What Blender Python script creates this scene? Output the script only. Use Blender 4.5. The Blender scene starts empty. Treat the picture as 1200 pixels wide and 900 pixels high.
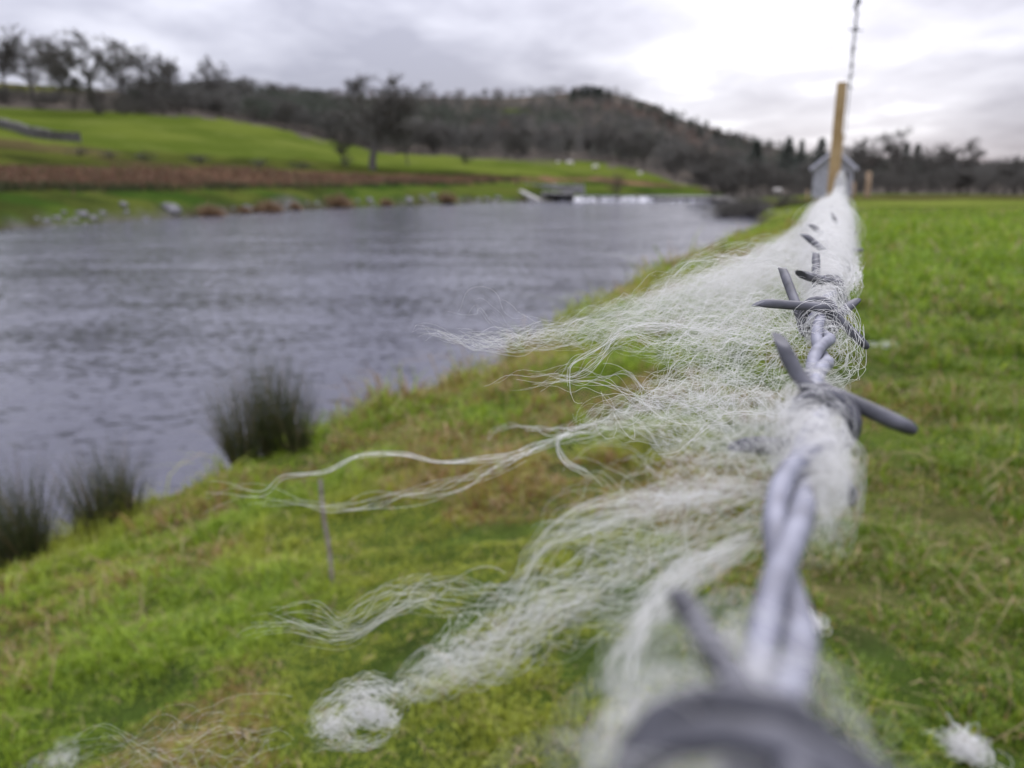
import bpy, math, random
import numpy as np
from mathutils import Vector

random.seed(7); RNG = np.random.default_rng(11)
C = bpy.context.scene.collection
SC = bpy.context.scene
PI = math.pi

# ------------------------------------------------------------------ camera, sky, light, exposure
F = 942.0                       # focal length in pixels of the 1200 px wide photograph
PITCH = math.atan(235 / F)
CP, SP = math.cos(PITCH), math.sin(PITCH)
ZC = 0.85
cam_d = bpy.data.cameras.new('camera'); cam = bpy.data.objects.new('camera', cam_d); C.objects.link(cam)
SC.camera = cam
cam.location = (0, 0, ZC); cam.rotation_euler = (PI / 2 - PITCH, 0, 0)
cam_d.sensor_width = 36; cam_d.lens = 36 * F / 1200
cam_d.clip_start = 0.002; cam_d.clip_end = 6000
cam_d.dof.use_dof = True; cam_d.dof.focus_distance = 0.172
cam_d.dof.aperture_fstop = cam_d.lens / 1.52        # a 1.5 mm wide pupil

def ray(x, y):                                       # unit-free direction of a photo pixel
    return np.array([x - 600, F * CP + (450 - y) * SP, (450 - y) * CP - F * SP])
def P(x, y, zmm):                                    # photo pixel at a depth (mm) -> world point
    k = zmm / 1000 / F
    r = ray(x, y) * k
    return np.array([r[0], r[1], r[2] + ZC])

SUN_AZ = math.radians(21); SUN_EL = math.radians(24)
w = bpy.data.worlds.new('World'); SC.world = w; w.use_nodes = True
nt = w.node_tree; nt.nodes.clear()
N = nt.nodes.new; L = nt.links.new
def vm(op, a=None, b=None):
    n = N('ShaderNodeMath'); n.operation = op
    for i, v in enumerate((a, b)):
        if v is None: continue
        if isinstance(v, (int, float)): n.inputs[i].default_value = v
        else: L(v, n.inputs[i])
    return n.outputs[0]
sky = N('ShaderNodeTexSky'); sky.sky_type = 'NISHITA'; sky.sun_disc = False
sky.sun_elevation = SUN_EL; sky.sun_rotation = SUN_AZ
skm = N('ShaderNodeVectorMath'); skm.operation = 'SCALE'; skm.inputs['Scale'].default_value = 1.0
L(sky.outputs[0], skm.inputs[0])
tc = N('ShaderNodeTexCoord'); sep = N('ShaderNodeSeparateXYZ'); L(tc.outputs['Generated'], sep.inputs[0])
zz = vm('MAXIMUM', sep.outputs[2], 0.0)
zd = vm('ADD', zz, 0.15)
cmb = N('ShaderNodeCombineXYZ'); L(vm('DIVIDE', sep.outputs[0], zd), cmb.inputs[0]); L(vm('DIVIDE', sep.outputs[1], zd), cmb.inputs[1])
def noise(scale, detail, off, rough=.55):
    mp = N('ShaderNodeMapping'); mp.inputs['Location'].default_value = off; mp.inputs['Scale'].default_value = (1, .8, 1)
    L(cmb.outputs[0], mp.inputs[0])
    n = N('ShaderNodeTexNoise'); n.inputs['Scale'].default_value = scale; n.inputs['Detail'].default_value = detail
    n.inputs['Roughness'].default_value = rough; n.inputs['Distortion'].default_value = .25
    L(mp.outputs[0], n.inputs['Vector']); return n.outputs['Fac']
n1 = noise(.95, 4, (3.1, .7, 0)); n2 = noise(2.6, 5, (.3, 5.1, 2))
mx = vm('ADD', vm('MULTIPLY', n1, .68), vm('MULTIPLY', n2, .32))
# the thin bright part of the cloud sheet before the sun
gd = ray(925, 60); gd = gd / np.linalg.norm(gd)
dn = N('ShaderNodeVectorMath'); dn.operation = 'DOT_PRODUCT'; dn.inputs[1].default_value = gd; L(tc.outputs['Generated'], dn.inputs[0])
glow = vm('POWER', vm('MAXIMUM', dn.outputs['Value'], 0.0), 85.0)
bright = vm('ADD', mx, vm('MULTIPLY', glow, .18))
rp = N('ShaderNodeValToRGB'); L(bright, rp.inputs[0])
e = rp.color_ramp.elements
e[0].position = .41; e[0].color = (.36, .365, .45, 1)
e[1].position = .79; e[1].color = (1.22, 1.24, 1.32, 1)
m1 = e.new(.51); m1.color = (.49, .495, .585, 1)
m2 = e.new(.63); m2.color = (.665, .67, .76, 1)
grad = vm('ADD', .84, vm('MULTIPLY', zz, 2.6))       # an overcast sky is brightest overhead
sc2 = N('ShaderNodeVectorMath'); sc2.operation = 'SCALE'; L(rp.outputs[0], sc2.inputs[0]); L(grad, sc2.inputs['Scale'])
sc3 = N('ShaderNodeVectorMath'); sc3.operation = 'SCALE'; L(sc2.outputs[0], sc3.inputs[0]); sc3.inputs['Scale'].default_value = 10.0
mix = N('ShaderNodeMix'); mix.data_type = 'RGBA'; mix.inputs[0].default_value = .95
L(skm.outputs[0], mix.inputs[6]); L(sc3.outputs[0], mix.inputs[7])
bg = N('ShaderNodeBackground'); bg.inputs['Strength'].default_value = 0.1
L(mix.outputs[2], bg.inputs[0])
wo = N('ShaderNodeOutputWorld'); L(bg.outputs[0], wo.inputs[0])

sl = bpy.data.lights.new('sun', 'SUN'); sl.energy = 1.8; sl.angle = math.radians(35); sl.color = (1, .96, .9)
so = bpy.data.objects.new('sun', sl); C.objects.link(so)
sd_ = Vector((math.sin(SUN_AZ) * math.cos(SUN_EL + .5), math.cos(SUN_AZ) * math.cos(SUN_EL + .5), math.sin(SUN_EL + .5)))
so.rotation_euler = sd_.to_track_quat('Z', 'Y').to_euler(); so.location = (0, 0, 30)
SC.view_settings.view_transform = 'Standard'; SC.view_settings.look = 'None'
SC.view_settings.exposure = 0.22; SC.view_settings.gamma = 1
SC.cycles.use_denoising = True
SC.cycles.max_bounces = 10; SC.cycles.diffuse_bounces = 8; SC.cycles.glossy_bounces = 3
SC.cycles.transmission_bounces = 4

# ------------------------------------------------------------------ helpers
class LatticeNoise:
    def __init__(s, seed, n=256):
        s.t = np.random.default_rng(seed).random((n, n)); s.n = n
    def __call__(s, x, y):
        x = np.asarray(x, float); y = np.asarray(y, float)
        xi = np.floor(x).astype(int); yi = np.floor(y).astype(int)
        fx = x - xi; fy = y - yi; fx = fx * fx * (3 - 2 * fx); fy = fy * fy * (3 - 2 * fy)
        n = s.n; a = s.t[xi % n, yi % n]; b = s.t[(xi + 1) % n, yi % n]; c = s.t[xi % n, (yi + 1) % n]; d = s.t[(xi + 1) % n, (yi + 1) % n]
        return (a * (1 - fx) + b * fx) * (1 - fy) + (c * (1 - fx) + d * fx) * fy
_ln = [LatticeNoise(k) for k in range(6)]
def fbm(x, y, sc, octv=4, k=0):
    v = 0; a = .5; t = 0
    for i in range(octv):
        v = v + a * _ln[(i + k) % 6](np.asarray(x) * sc + 17.3 * i, np.asarray(y) * sc - 9.1 * i); t += a; a *= .5; sc *= 2.03
    return v / t
def sstep(a, b, x):
    t = np.clip((x - a) / (b - a), 0, 1); return t * t * (3 - 2 * t)

def mesh_np(name, verts, faces, mat, parent=None, smooth=True, col=None):
    """faces: int array (n,3) or (n,4)"""
    me = bpy.data.meshes.new(name)
    verts = np.ascontiguousarray(verts, dtype=np.float32); faces = np.ascontiguousarray(faces, dtype=np.int32)
    nf, k = faces.shape
    me.vertices.add(len(verts)); me.vertices.foreach_set('co', verts.ravel())
    me.loops.add(nf * k); me.loops.foreach_set('vertex_index', faces.ravel())
    me.polygons.add(nf); me.polygons.foreach_set('loop_start', np.arange(0, nf * k, k, dtype=np.int32))
    me.polygons.foreach_set('use_smooth', np.full(nf, smooth))
    me.update(calc_edges=True)
    if col is not None:
        a = me.color_attributes.new('Col', 'FLOAT_COLOR', 'POINT')
        c4 = np.ones((len(verts), 4), np.float32); c4[:, :3] = col; a.data.foreach_set('color', c4.ravel())
    me.materials.append(mat)
    o = bpy.data.objects.new(name, me); C.objects.link(o)
    if parent: o.parent = parent
    return o

def tubes_np(pts, rad, sides=3, seed=0):
    """pts (N,M,3), rad (N,M) or scalar -> verts, quads"""
    n, m, _ = pts.shape
    rad = np.broadcast_to(np.asarray(rad, float), (n, m)) if np.ndim(rad) != 1 else np.broadcast_to(np.asarray(rad)[:, None], (n, m))
    t = np.gradient(pts, axis=1); t /= np.linalg.norm(t, axis=2, keepdims=True) + 1e-12
    ref = np.random.default_rng(seed).normal(size=(n, 1, 3)); ref /= np.linalg.norm(ref, axis=2, keepdims=True)
    ref = np.broadcast_to(ref, pts.shape).copy()
    a = np.empty_like(pts)
    prev = np.cross(t[:, 0], ref[:, 0]); prev /= np.linalg.norm(prev, axis=1, keepdims=True) + 1e-12
    for i in range(m):
        p = prev - (prev * t[:, i]).sum(1, keepdims=True) * t[:, i]
        p /= np.linalg.norm(p, axis=1, keepdims=True) + 1e-12
        a[:, i] = p; prev = p
    b = np.cross(t, a)
    th = np.arange(sides) * 2 * PI / sides
    ring = a[:, :, None, :] * np.cos(th)[None, None, :, None] + b[:, :, None, :] * np.sin(th)[None, None, :, None]
    V = (pts[:, :, None, :] + ring * rad[:, :, None, None]).reshape(-1, 3)
    base = (np.arange(n) * m * sides)[:, None, None] + (np.arange(m - 1) * sides)[None, :, None]
    j = np.arange(sides)[None, None, :]; j2 = (j + 1) % sides
    Fq = np.stack([base + j, base + j2, base + sides + j2, base + sides + j], -1).reshape(-1, 4)
    return V, Fq
def merge(parts):
    vs, fs, o = [], [], 0
    for v, f in parts:
        vs.append(v); fs.append(f + o); o += len(v)
    return np.concatenate(vs), np.concatenate(fs)

def catmull(pts, n):
    p = np.asarray(pts, float); k = len(p)
    if k == 2: return p[0] + (p[1] - p[0]) * np.linspace(0, 1, n)[:, None]
    q = np.vstack([2 * p[0] - p[1], p, 2 * p[-1] - p[-2]])
    seg = np.linalg.norm(np.diff(p, axis=0), axis=1); cum = np.r_[0, np.cumsum(seg)]
    s = np.linspace(0, cum[-1], n); i = np.clip(np.searchsorted(cum, s, 'right') - 1, 0, k - 2)
    t = ((s - cum[i]) / seg[i])[:, None]
    a, b, c, d = q[i], q[i + 1], q[i + 2], q[i + 3]
    return .5 * (2 * b + (c - a) * t + (2 * a - 5 * b + 4 * c - d) * t * t + (3 * b - 3 * c + d - a) * t ** 3)

def empty(name, loc, label, cat, group=None, rz=0):
    o = bpy.data.objects.new(name, None); C.objects.link(o); o.location = loc; o.rotation_euler = (0, 0, rz)
    o.empty_display_size = .1
    return tag(o, label, cat, group)
def tag(o, label, cat, group=None, kind=None):
    o['label'] = label; o['category'] = cat
    if group: o['group'] = group
    if kind: o['kind'] = kind
    return o
def struct(o): o['kind'] = 'structure'; return o
def dup(root, loc, rz, scale, label=None, group=None):
    r = root.copy(); C.objects.link(r); r.location = loc; r.rotation_euler = (0, 0, rz); r.scale = scale
    if label: r['label'] = label
    if group: r['group'] = group
    for ch in list(root.children):
        c = ch.copy(); C.objects.link(c); c.parent = r
        for g in ch.children:
            d = g.copy(); C.objects.link(d); d.parent = c
    return r
def box_np(x0, x1, y0, y1, z0, z1):
    v = np.array([[x, y, z] for z in (z0, z1) for y in (y0, y1) for x in (x0, x1)], float)
    f = np.array([[0, 2, 3, 1], [4, 5, 7, 6], [0, 1, 5, 4], [2, 6, 7, 3], [0, 4, 6, 2], [1, 3, 7, 5]])
    return v, f

def mat_new(name):
    m = bpy.data.materials.new(name); m.use_nodes = True
    nt = m.node_tree; b = nt.nodes['Principled BSDF']; return m, nt, b
def simple_mat(name, c1, c2, scale=20., rough=.8, metal=0., bump=0., bscale=None, spec=.3, coord='Object', detail=6, lo=.35, hi=.65):
    m, nt, b = mat_new(name)
    t = nt.nodes.new('ShaderNodeTexCoord'); n = nt.nodes.new('ShaderNodeTexNoise'); r = nt.nodes.new('ShaderNodeValToRGB')
    n.inputs['Scale'].default_value = scale; n.inputs['Detail'].default_value = detail
    nt.links.new(t.outputs[coord], n.inputs['Vector']); nt.links.new(n.outputs['Fac'], r.inputs[0])
    r.color_ramp.elements[0].color = (*c1, 1); r.color_ramp.elements[1].color = (*c2, 1)
    r.color_ramp.elements[0].position = lo; r.color_ramp.elements[1].position = hi
    nt.links.new(r.outputs[0], b.inputs['Base Color'])
    b.inputs['Roughness'].default_value = rough; b.inputs['Metallic'].default_value = metal
    b.inputs['Specular IOR Level'].default_value = spec
    if bump:
        n2 = nt.nodes.new('ShaderNodeTexNoise'); n2.inputs['Scale'].default_value = bscale or scale * 3; n2.inputs['Detail'].default_value = 6
        nt.links.new(t.outputs[coord], n2.inputs['Vector'])
        bp = nt.nodes.new('ShaderNodeBump'); bp.inputs['Strength'].default_value = 1; bp.inputs['Distance'].default_value = bump
        nt.links.new(n2.outputs['Fac'], bp.inputs['Height']); nt.links.new(bp.outputs[0], b.inputs['Normal'])
    return m

def attr_mat(name, rough=.75, translucent=0., mottled=0., mscale=3., bump=0., bscale=10., spec=.25):
    m, nt, b = mat_new(name)
    a = nt.nodes.new('ShaderNodeAttribute'); a.attribute_name = 'Col'
    colr = a.outputs['Color']
    if mottled:
        t = nt.nodes.new('ShaderNodeTexCoord'); n = nt.nodes.new('ShaderNodeTexNoise'); n.inputs['Scale'].default_value = mscale; n.inputs['Detail'].default_value = 8
        nt.links.new(t.outputs['Object'], n.inputs['Vector'])
        mr = nt.nodes.new('ShaderNodeMapRange'); mr.inputs[1].default_value = .3; mr.inputs[2].default_value = .7
        mr.inputs[3].default_value = 1 - mottled; mr.inputs[4].default_value = 1 + mottled
        nt.links.new(n.outputs['Fac'], mr.inputs[0])
        vs = nt.nodes.new('ShaderNodeVectorMath'); vs.operation = 'SCALE'; nt.links.new(colr, vs.inputs[0]); nt.links.new(mr.outputs[0], vs.inputs['Scale'])
        colr = vs.outputs[0]
        if bump:
            n2 = nt.nodes.new('ShaderNodeTexNoise'); n2.inputs['Scale'].default_value = bscale; n2.inputs['Detail'].default_value = 7
            nt.links.new(t.outputs['Object'], n2.inputs['Vector'])
            bp = nt.nodes.new('ShaderNodeBump'); bp.inputs['Distance'].default_value = bump
            nt.links.new(n2.outputs['Fac'], bp.inputs['Height']); nt.links.new(bp.outputs[0], b.inputs['Normal'])
    nt.links.new(colr, b.inputs['Base Color'])
    b.inputs['Roughness'].default_value = rough; b.inputs['Specular IOR Level'].default_value = spec
    if translucent:
        tr = nt.nodes.new('ShaderNodeBsdfTranslucent'); mx = nt.nodes.new('ShaderNodeMixShader'); mx.inputs[0].default_value = translucent
        nt.links.new(colr, tr.inputs[0]); nt.links.new(b.outputs[0], mx.inputs[1]); nt.links.new(tr.outputs[0], mx.inputs[2])
        nt.links.new(mx.outputs[0], nt.nodes['Material Output'].inputs[0])
    return m

# ------------------------------------------------------------------ fence line frame
FA = math.atan2(385, F * CP + 235 * SP)                 # azimuth of the fence
SF, CF = math.sin(FA), math.cos(FA)
def to_ds(x, y): return -x * CF + y * SF, x * SF + y * CF     # d: metres left of the fence, s: along it
def from_ds(d, s): return -d * CF + s * SF, d * SF + s * CF
WATER = -1.05
def on_plane(x, y, z):
    r = ray(x, y); k = (z - ZC) / r[2]; return np.array([r[0] * k, r[1] * k])

# river outline (world xy): near bank, weir end, far bank
poly = [from_ds(8, -80), from_ds(5.6, -2), from_ds(4.7, .8), from_ds(3.75, 2.0), from_ds(3.0, 3.3), from_ds(2.68, 5), from_ds(2.72, 8), from_ds(2.9, 12), from_ds(2.85, 20), from_ds(3.0, 38)]
poly += [tuple(on_plane(x, y, WATER)) for x, y in ((868, 248), (850, 242), (842, 238.5), (838, 236.2), (760, 235.6), (664, 235.6), (640, 236.5),
        (600, 237), (500, 240), (400, 243.5), (300, 250), (200, 256), (100, 263), (0, 270), (-150, 282))]
poly += [(-60, 8), (-90, -80)]
poly = np.array(poly)
def sdist(x, y, poly):
    x = np.asarray(x, float); y = np.asarray(y, float)
    best = np.full(x.shape, 1e9); inside = np.zeros(x.shape, bool)
    n = len(poly)
    for i in range(n):
        ax, ay = poly[i]; bx, by = poly[(i + 1) % n]
        dx, dy = bx - ax, by - ay
        t = np.clip(((x - ax) * dx + (y - ay) * dy) / (dx * dx + dy * dy), 0, 1)
        best = np.minimum(best, np.hypot(x - ax - t * dx, y - ay - t * dy))
        c = ((ay > y) != (by > y)) & (x < (bx - ax) * (y - ay) / (by - ay + 1e-12) + ax)
        inside ^= c
    return np.where(inside, -best, best)
pa = on_plane(655, 235.6, WATER); pb = on_plane(842, 236.2, WATER)
pool = np.array([pa + (0, .3), pb + (0, .3), pb + (4, 12), pa + (6, 12)])

# far land: for some directions, (distance, photo row) pairs give its height
COLS = {
 -500: [(28, 300), (34, 222), (60, 180), (110, 120), (160, 90), (260, 70), (500, 110), (1500, 200)],
 0: [(33, 270), (36, 252), (42, 222), (60, 195), (85, 165), (110, 150), (150, 130), (190, 106), (230, 97), (300, 100), (1500, 190)],
 150: [(39, 262), (42, 250), (50, 222), (68, 197), (90, 181), (130, 150), (165, 131), (200, 118), (240, 108), (320, 112), (1500, 190)],
 300: [(52, 250), (55, 240), (62, 220), (80, 199), (95, 192), (130, 165), (170, 147), (220, 132), (280, 122), (400, 118), (700, 114), (900, 120), (1800, 190)],
 450: [(68, 242), (72, 232), (80, 218), (95, 205), (112, 198), (150, 184), (180, 178), (300, 150), (500, 125), (700, 115), (900, 122), (1800, 190)],
 600: [(83, 237), (88, 230), (95, 218), (105, 211), (125, 204), (160, 190), (180, 187), (300, 165), (500, 130), (700, 114), (900, 122), (1800, 190)],
 700: [(100, 234), (112, 228.5), (118, 223), (130, 214), (150, 203), (185, 192), (220, 188), (350, 162), (500, 132), (700, 106), (900, 118), (1800, 190)],
 750: [(100, 234), (112, 229), (118, 225), (130, 219), (150, 210), (185, 199), (220, 194), (350, 170), (500, 143), (700, 118), (900, 128), (1800, 195)],
 800: [(100, 234), (112, 229), (120, 226), (150, 221), (185, 216), (220, 210), (350, 190), (500, 165), (700, 141), (900, 145), (1800, 198)],
 850: [(75, 238), (90, 233), (110, 229), (150, 224), (220, 217), (350, 200), (500, 180), (700, 157), (900, 160), (1800, 200)],
 900: [(44, 244), (60, 233), (90, 228), (150, 223), (220, 217), (350, 205), (500, 190), (700, 172), (900, 175), (1800, 205)],
 985: [(40, 236), (60, 229.5), (90, 227), (150, 222), (250, 214), (400, 204), (600, 190), (900, 195), (1800, 210)],
 1200: [(36, 238.5), (60, 230), (90, 227), (150, 222), (250, 217), (400, 210), (600, 203), (900, 206), (1800, 212)],
 1700: [(36, 238.5), (60, 230), (90, 227), (150, 222), (250, 218), (400, 212), (600, 207), (900, 210), (1800, 214)],
}
_cx = sorted(COLS); _caz = []; _cr = []; _cz = []
for cx_ in _cx:
    rr, zz_ = [], []
    for (Y, py) in COLS[cx_]:
        r = ray(cx_, py); rr.append(Y * math.hypot(r[0], r[1]) / r[1]); zz_.append(ZC + Y * r[2] / r[1])
    _caz.append(math.atan2(ray(cx_, 215)[0], ray(cx_, 215)[1])); _cr.append(rr); _cz.append(zz_)
_caz = np.array(_caz)
def z_far(az, r):
    lr = np.log(r)
    Z = np.stack([np.interp(lr, np.log(a), b) for a, b in zip(_cr, _cz)])
    i = np.clip(np.searchsorted(_caz, az) - 1, 0, len(_caz) - 2)
    t = np.clip((az - _caz[i]) / (_caz[i + 1] - _caz[i]), 0, 1); t = t * t * (3 - 2 * t) * .5 + t * .5
    sh = np.arange(Z.shape[1])
    return Z[i, sh] * (1 - t) + Z[i + 1, sh] * t
def H(x, y, detail=True):
    x = np.atleast_1d(np.asarray(x, float)); y = np.atleast_1d(np.asarray(y, float))
    r = np.hypot(x, y) + 1e-6; az = np.arctan2(x, y); d, s = to_ds(x, y)
    zf = z_far(az, np.maximum(r, 20))
    zf = np.where(np.abs(az) > 1.2, 0.0 * zf, zf)
    zf = np.where((az < -1.0), 1.5 + 0 * zf, zf)
    zn = np.where(d > 0, -.47 * (np.clip(d, 0, 6) / 2.4) ** 1.25, -.02 * d)
    zn = np.where(s < 0, zn, zn)
    leftside = sstep(3.2, 9, d)
    t = np.maximum(sstep(28, 46, s), leftside)
    t = np.where((np.abs(az) > 1.2) & (d < 3.2), 0, t)
    z = zn * (1 - t) + zf * t
    nearw = 1 - sstep(30, 60, r)
    if detail:
        z = z + nearw * ((fbm(x, y, .7, 3, 1) - .5) * .16 + (fbm(x, y, 3.2, 3, 2) - .5) * .09 + (fbm(x, y, 9, 2, 3) - .5) * .038)
        z = z + (1 - nearw) * (fbm(x, y, .08, 4, 4) - .5) * np.clip(r * .006, 0, 1.6)
    sd = sdist(x, y, poly)
    wb = np.where((d < 5) & (s < 45), .5, 1.6) * (1 + .5 * (fbm(x, y, 1.1, 3, 5) - .5))
    k = sstep(0, 1, sd / wb)
    z = np.where(sd > 0, (WATER - .06) * (1 - k) + z * k, WATER - .06 - np.minimum(1.2, -sd * .7))
    sp_ = sdist(x, y, pool)
    z = np.where(sp_ < 0, np.minimum(z, WATER + .15), z)
    return z
def proj(x, y, z):
    fy = y * CP - (z - ZC) * SP; up = y * SP + (z - ZC) * CP
    return 600 + F * x / fy, 450 - F * up / fy
def h1(x, y): return float(H(x, y)[0])
def ground_px(px, py, ymin=30., ymax=1500.):
    """first ground point beyond ymin that shows at photo pixel (px, py)"""
    r0 = ray(px, py); r0 = r0[:2] / np.hypot(r0[0], r0[1])
    k = math.hypot(r0[0], r0[1])
    Y = np.exp(np.linspace(math.log(ymin), math.log(ymax), 500)); rr = Y / r0[1]
    X = r0[0] * rr; Yy = r0[1] * rr; Z = H(X, Yy, False)
    _, pyv = proj(X, Yy, Z)
    i = np.argmax(pyv <= py)
    if pyv[i] > py: i = int(np.argmin(np.abs(pyv - py)))
    return X[i], Yy[i], h1(X[i], Yy[i])

# ------------------------------------------------------------------ ground sheet
azs = np.concatenate([np.radians(np.arange(-180, -60, 3.)), np.radians(np.arange(-60, 62, .33)), np.radians(np.arange(62, 180, 3.))])
rs = np.concatenate([[.02], np.exp(np.linspace(math.log(.3), math.log(3500), 430))])
A, R = np.meshgrid(azs, rs, indexing='ij')
X = R * np.sin(A); Y = R * np.cos(A)
Z = H(X.ravel(), Y.ravel())
Xr, Yr = X.ravel(), Y.ravel()
front = Yr > 5
pxv, pyv = proj(np.where(front, Xr, 0), np.where(front, Yr, 10), np.where(front, Z, 0))
def lerp3(a, b, t): t = np.asarray(t)[:, None]; return np.asarray(a) * (1 - t) + np.asarray(b) * t
dd, ss = to_ds(Xr, Yr)
nA = fbm(Xr, Yr, 1.6, 4, 0); nB = fbm(Xr, Yr, .45, 4, 2); nC = fbm(Xr, Yr, 6, 3, 1)
near_col = lerp3((.040, .062, .012), (.085, .11, .020), sstep(.35, .65, nB))
near_col = lerp3(near_col, (.10, .085, .035), .6 * sstep(.52, .68, nA) )
near_col = lerp3(near_col, (.035, .05, .015), .6 * sstep(.55, .7, nC))
nf = fbm(Xr, Yr, .06, 4, 3); ng = fbm(Xr, Yr, .25, 4, 1)
field = lerp3((.064, .088, .014), (.092, .115, .020), sstep(.35, .65, nf))
field = lerp3(field, (.12, .14, .035), .35 * sstep(.5, .7, ng))
rough_ = lerp3((.030, .036, .010), (.065, .075, .016), sstep(.4, .65, ng)); rough_ = lerp3(rough_, (.09, .065, .035), .6 * sstep(.52, .66, nf))
wood_c = lerp3((.065, .058, .05), (.10, .085, .07), sstep(.35, .65, ng))
brack = lerp3((.10, .065, .04), (.15, .09, .055), sstep(.35, .65, ng))
xs_ = [-300, 0, 150, 300, 450, 600, 700, 750, 800, 850]
bot_b = np.interp(pxv, xs_, [222, 222, 221, 219, 216, 213, 214, 219, 222, 226])
top_b = np.interp(pxv, xs_, [193, 195, 197, 199, 206, 209, 210, 216, 221, 226])
fld_b = np.interp(pxv, xs_, [163, 163, 176, 185, 196, 205, 207, 213, 220, 226])
fld_t = np.interp(pxv, xs_, [124, 126, 130, 146, 180, 189, 192, 200, 215, 228])
jit = (fbm(Xr, Yr, .15, 4, 2) - .5) * 11
pj = pyv + jit
far_col = wood_c.copy()
m_ = (pj > fld_t)[:, None]; far_col = np.where(m_, field, far_col)
m_ = (pj > fld_b)[:, None]; far_col = np.where(m_, rough_, far_col)
m_ = (pj > top_b)[:, None]; far_col = np.where(m_, brack, far_col)
m_ = (pj > bot_b)[:, None]; strip_ = sstep(.46, .60, fbm(Xr, Yr, .35, 4, 4))[:, None] * .8
far_col = np.where(m_, rough_ * 1.15 * strip_ + (1 - strip_) * lerp3((.030, .055, .010), (.062, .088, .016), sstep(.4, .6, ng)), far_col)
# clearing on the hill, pale strip of pasture behind the left ridge trees
m_ = ((np.hypot((pxv - 603) / 16, (pyv - 131) / 4) < 1))[:, None]; far_col = np.where(m_, field, far_col)
m_ = ((pxv < 130) & (pyv > 96) & (pyv < 107) & (Yr > 150))[:, None]; far_col = np.where(m_, rough_ * 1.3, far_col)
right_col = np.where((Yr > 44)[:, None], rough_ * .8, near_col)
right_col = np.where(((Yr > 56) & (Yr < 75))[:, None], field * .9, right_col)
right_col = np.where((Yr > 78)[:, None], wood_c, right_col)
col = np.where((pxv > 850)[:, None], right_col, far_col)
t_near = ((dd < 4) & (ss < 55)) | (~front)
far_near = lerp3((.075, .10, .018), (.125, .15, .030), sstep(.35, .65, ng))
near_mix = lerp3(near_col, far_near, sstep(5, 20, np.hypot(Xr, Yr)))  # turf lightens with distance, grazing light on blade tips put into its colour
col = np.where((t_near & (Yr < 44 + (fbm(Xr, Yr, .2, 2) - .5) * 6))[:, None], near_mix, col)
sdv = sdist(Xr, Yr, poly)
mud = lerp3((.05, .042, .028), (.10, .095, .085), sstep(.4, .6, fbm(Xr, Yr, 1.2, 3)))
isn = (dd < 5) & (ss < 45)
kk = np.where(isn, 1 - sstep(.15, .45, sdv), 1 - sstep(.3, 1.3, sdv + (ng - .5) * 3))
col = col * (1 - kk[:, None]) + mud * kk[:, None]
na, nr = A.shape
idx = np.arange(na * nr).reshape(na, nr)
i2 = np.roll(idx, -1, axis=0)
fq = np.stack([idx[:, :-1], idx[:, 1:], i2[:, 1:], i2[:, :-1]], -1).reshape(-1, 4)
m_ground = attr_mat('ground_turf', rough=.9, mottled=.3, mscale=9., bump=.03, bscale=22., spec=.0)
ground = struct(mesh_np('ground', np.stack([Xr, Yr, Z], 1), fq[:, ::-1], m_ground, col=col))
ground['label'] = 'green pasture, river bed and hillside as one sheet of land'

# ------------------------------------------------------------------ water
m, nt, b = mat_new('river_water')
b.inputs['Base Color'].default_value = (.050, .050, .072, 1); b.inputs['Roughness'].default_value = .16; b.inputs['IOR'].default_value = 1.333
b.inputs['Specular IOR Level'].default_value = .62
t = nt.nodes.new('ShaderNodeTexCoord')
def slope(sc, scale, det, amp, rot=.35, dist=.5):            # wave slopes of one size of ripple
    mp = nt.nodes.new('ShaderNodeMapping'); mp.inputs['Scale'].default_value = sc; mp.inputs['Rotation'].default_value = (0, 0, rot)
    nt.links.new(t.outputs['Object'], mp.inputs[0])
    n = nt.nodes.new('ShaderNodeTexNoise'); n.inputs['Scale'].default_value = scale; n.inputs['Detail'].default_value = det; n.inputs['Distortion'].default_value = dist
    nt.links.new(mp.outputs[0], n.inputs['Vector'])
    sb = nt.nodes.new('ShaderNodeVectorMath'); sb.operation = 'SUBTRACT'; sb.inputs[1].default_value = (.5, .5, .5); nt.links.new(n.outputs['Color'], sb.inputs[0])
    mu = nt.nodes.new('ShaderNodeVectorMath'); mu.operation = 'MULTIPLY'; mu.inputs[1].default_value = (amp * .6, amp, 0); nt.links.new(sb.outputs[0], mu.inputs[0]); return mu.outputs[0]
acc = None
for q in (slope((.5, 1.6, 1), .4, 2, .20), slope((.6, 1.5, 1), 2.4, 4, .20), slope((.8, 1.4, 1), 8, 5, .62, .1)):
    if acc is None: acc = q; continue
    ad = nt.nodes.new('ShaderNodeVectorMath'); nt.links.new(acc, ad.inputs[0]); nt.links.new(q, ad.inputs[1]); acc = ad.outputs[0]
ad = nt.nodes.new('ShaderNodeVectorMath'); ad.inputs[1].default_value = (0, 0, 1); nt.links.new(acc, ad.inputs[0])
nm = nt.nodes.new('ShaderNodeVectorMath'); nm.operation = 'NORMALIZE'; nt.links.new(ad.outputs[0], nm.inputs[0]); nt.links.new(nm.outputs[0], b.inputs['Normal'])
m_water = m
gx = np.linspace(-95, 45, 40); gy = np.linspace(-80, 99.5, 50)
GX, GY = np.meshgrid(gx, gy, indexing='ij')
ii = np.arange(GX.size).reshape(GX.shape)
fqw = np.stack([ii[:-1, :-1], ii[1:, :-1], ii[1:, 1:], ii[:-1, 1:]], -1).reshape(-1, 4)
cxw = GX.ravel()[fqw].mean(1); cyw = GY.ravel()[fqw].mean(1)
fqw = fqw[sdist(cxw, cyw, poly) < 4]
wat = struct(mesh_np('water', np.stack([GX.ravel(), GY.ravel(), np.full(GX.size, WATER)], 1), fqw, m_water))
wat['label'] = 'grey rippled river'
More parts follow.
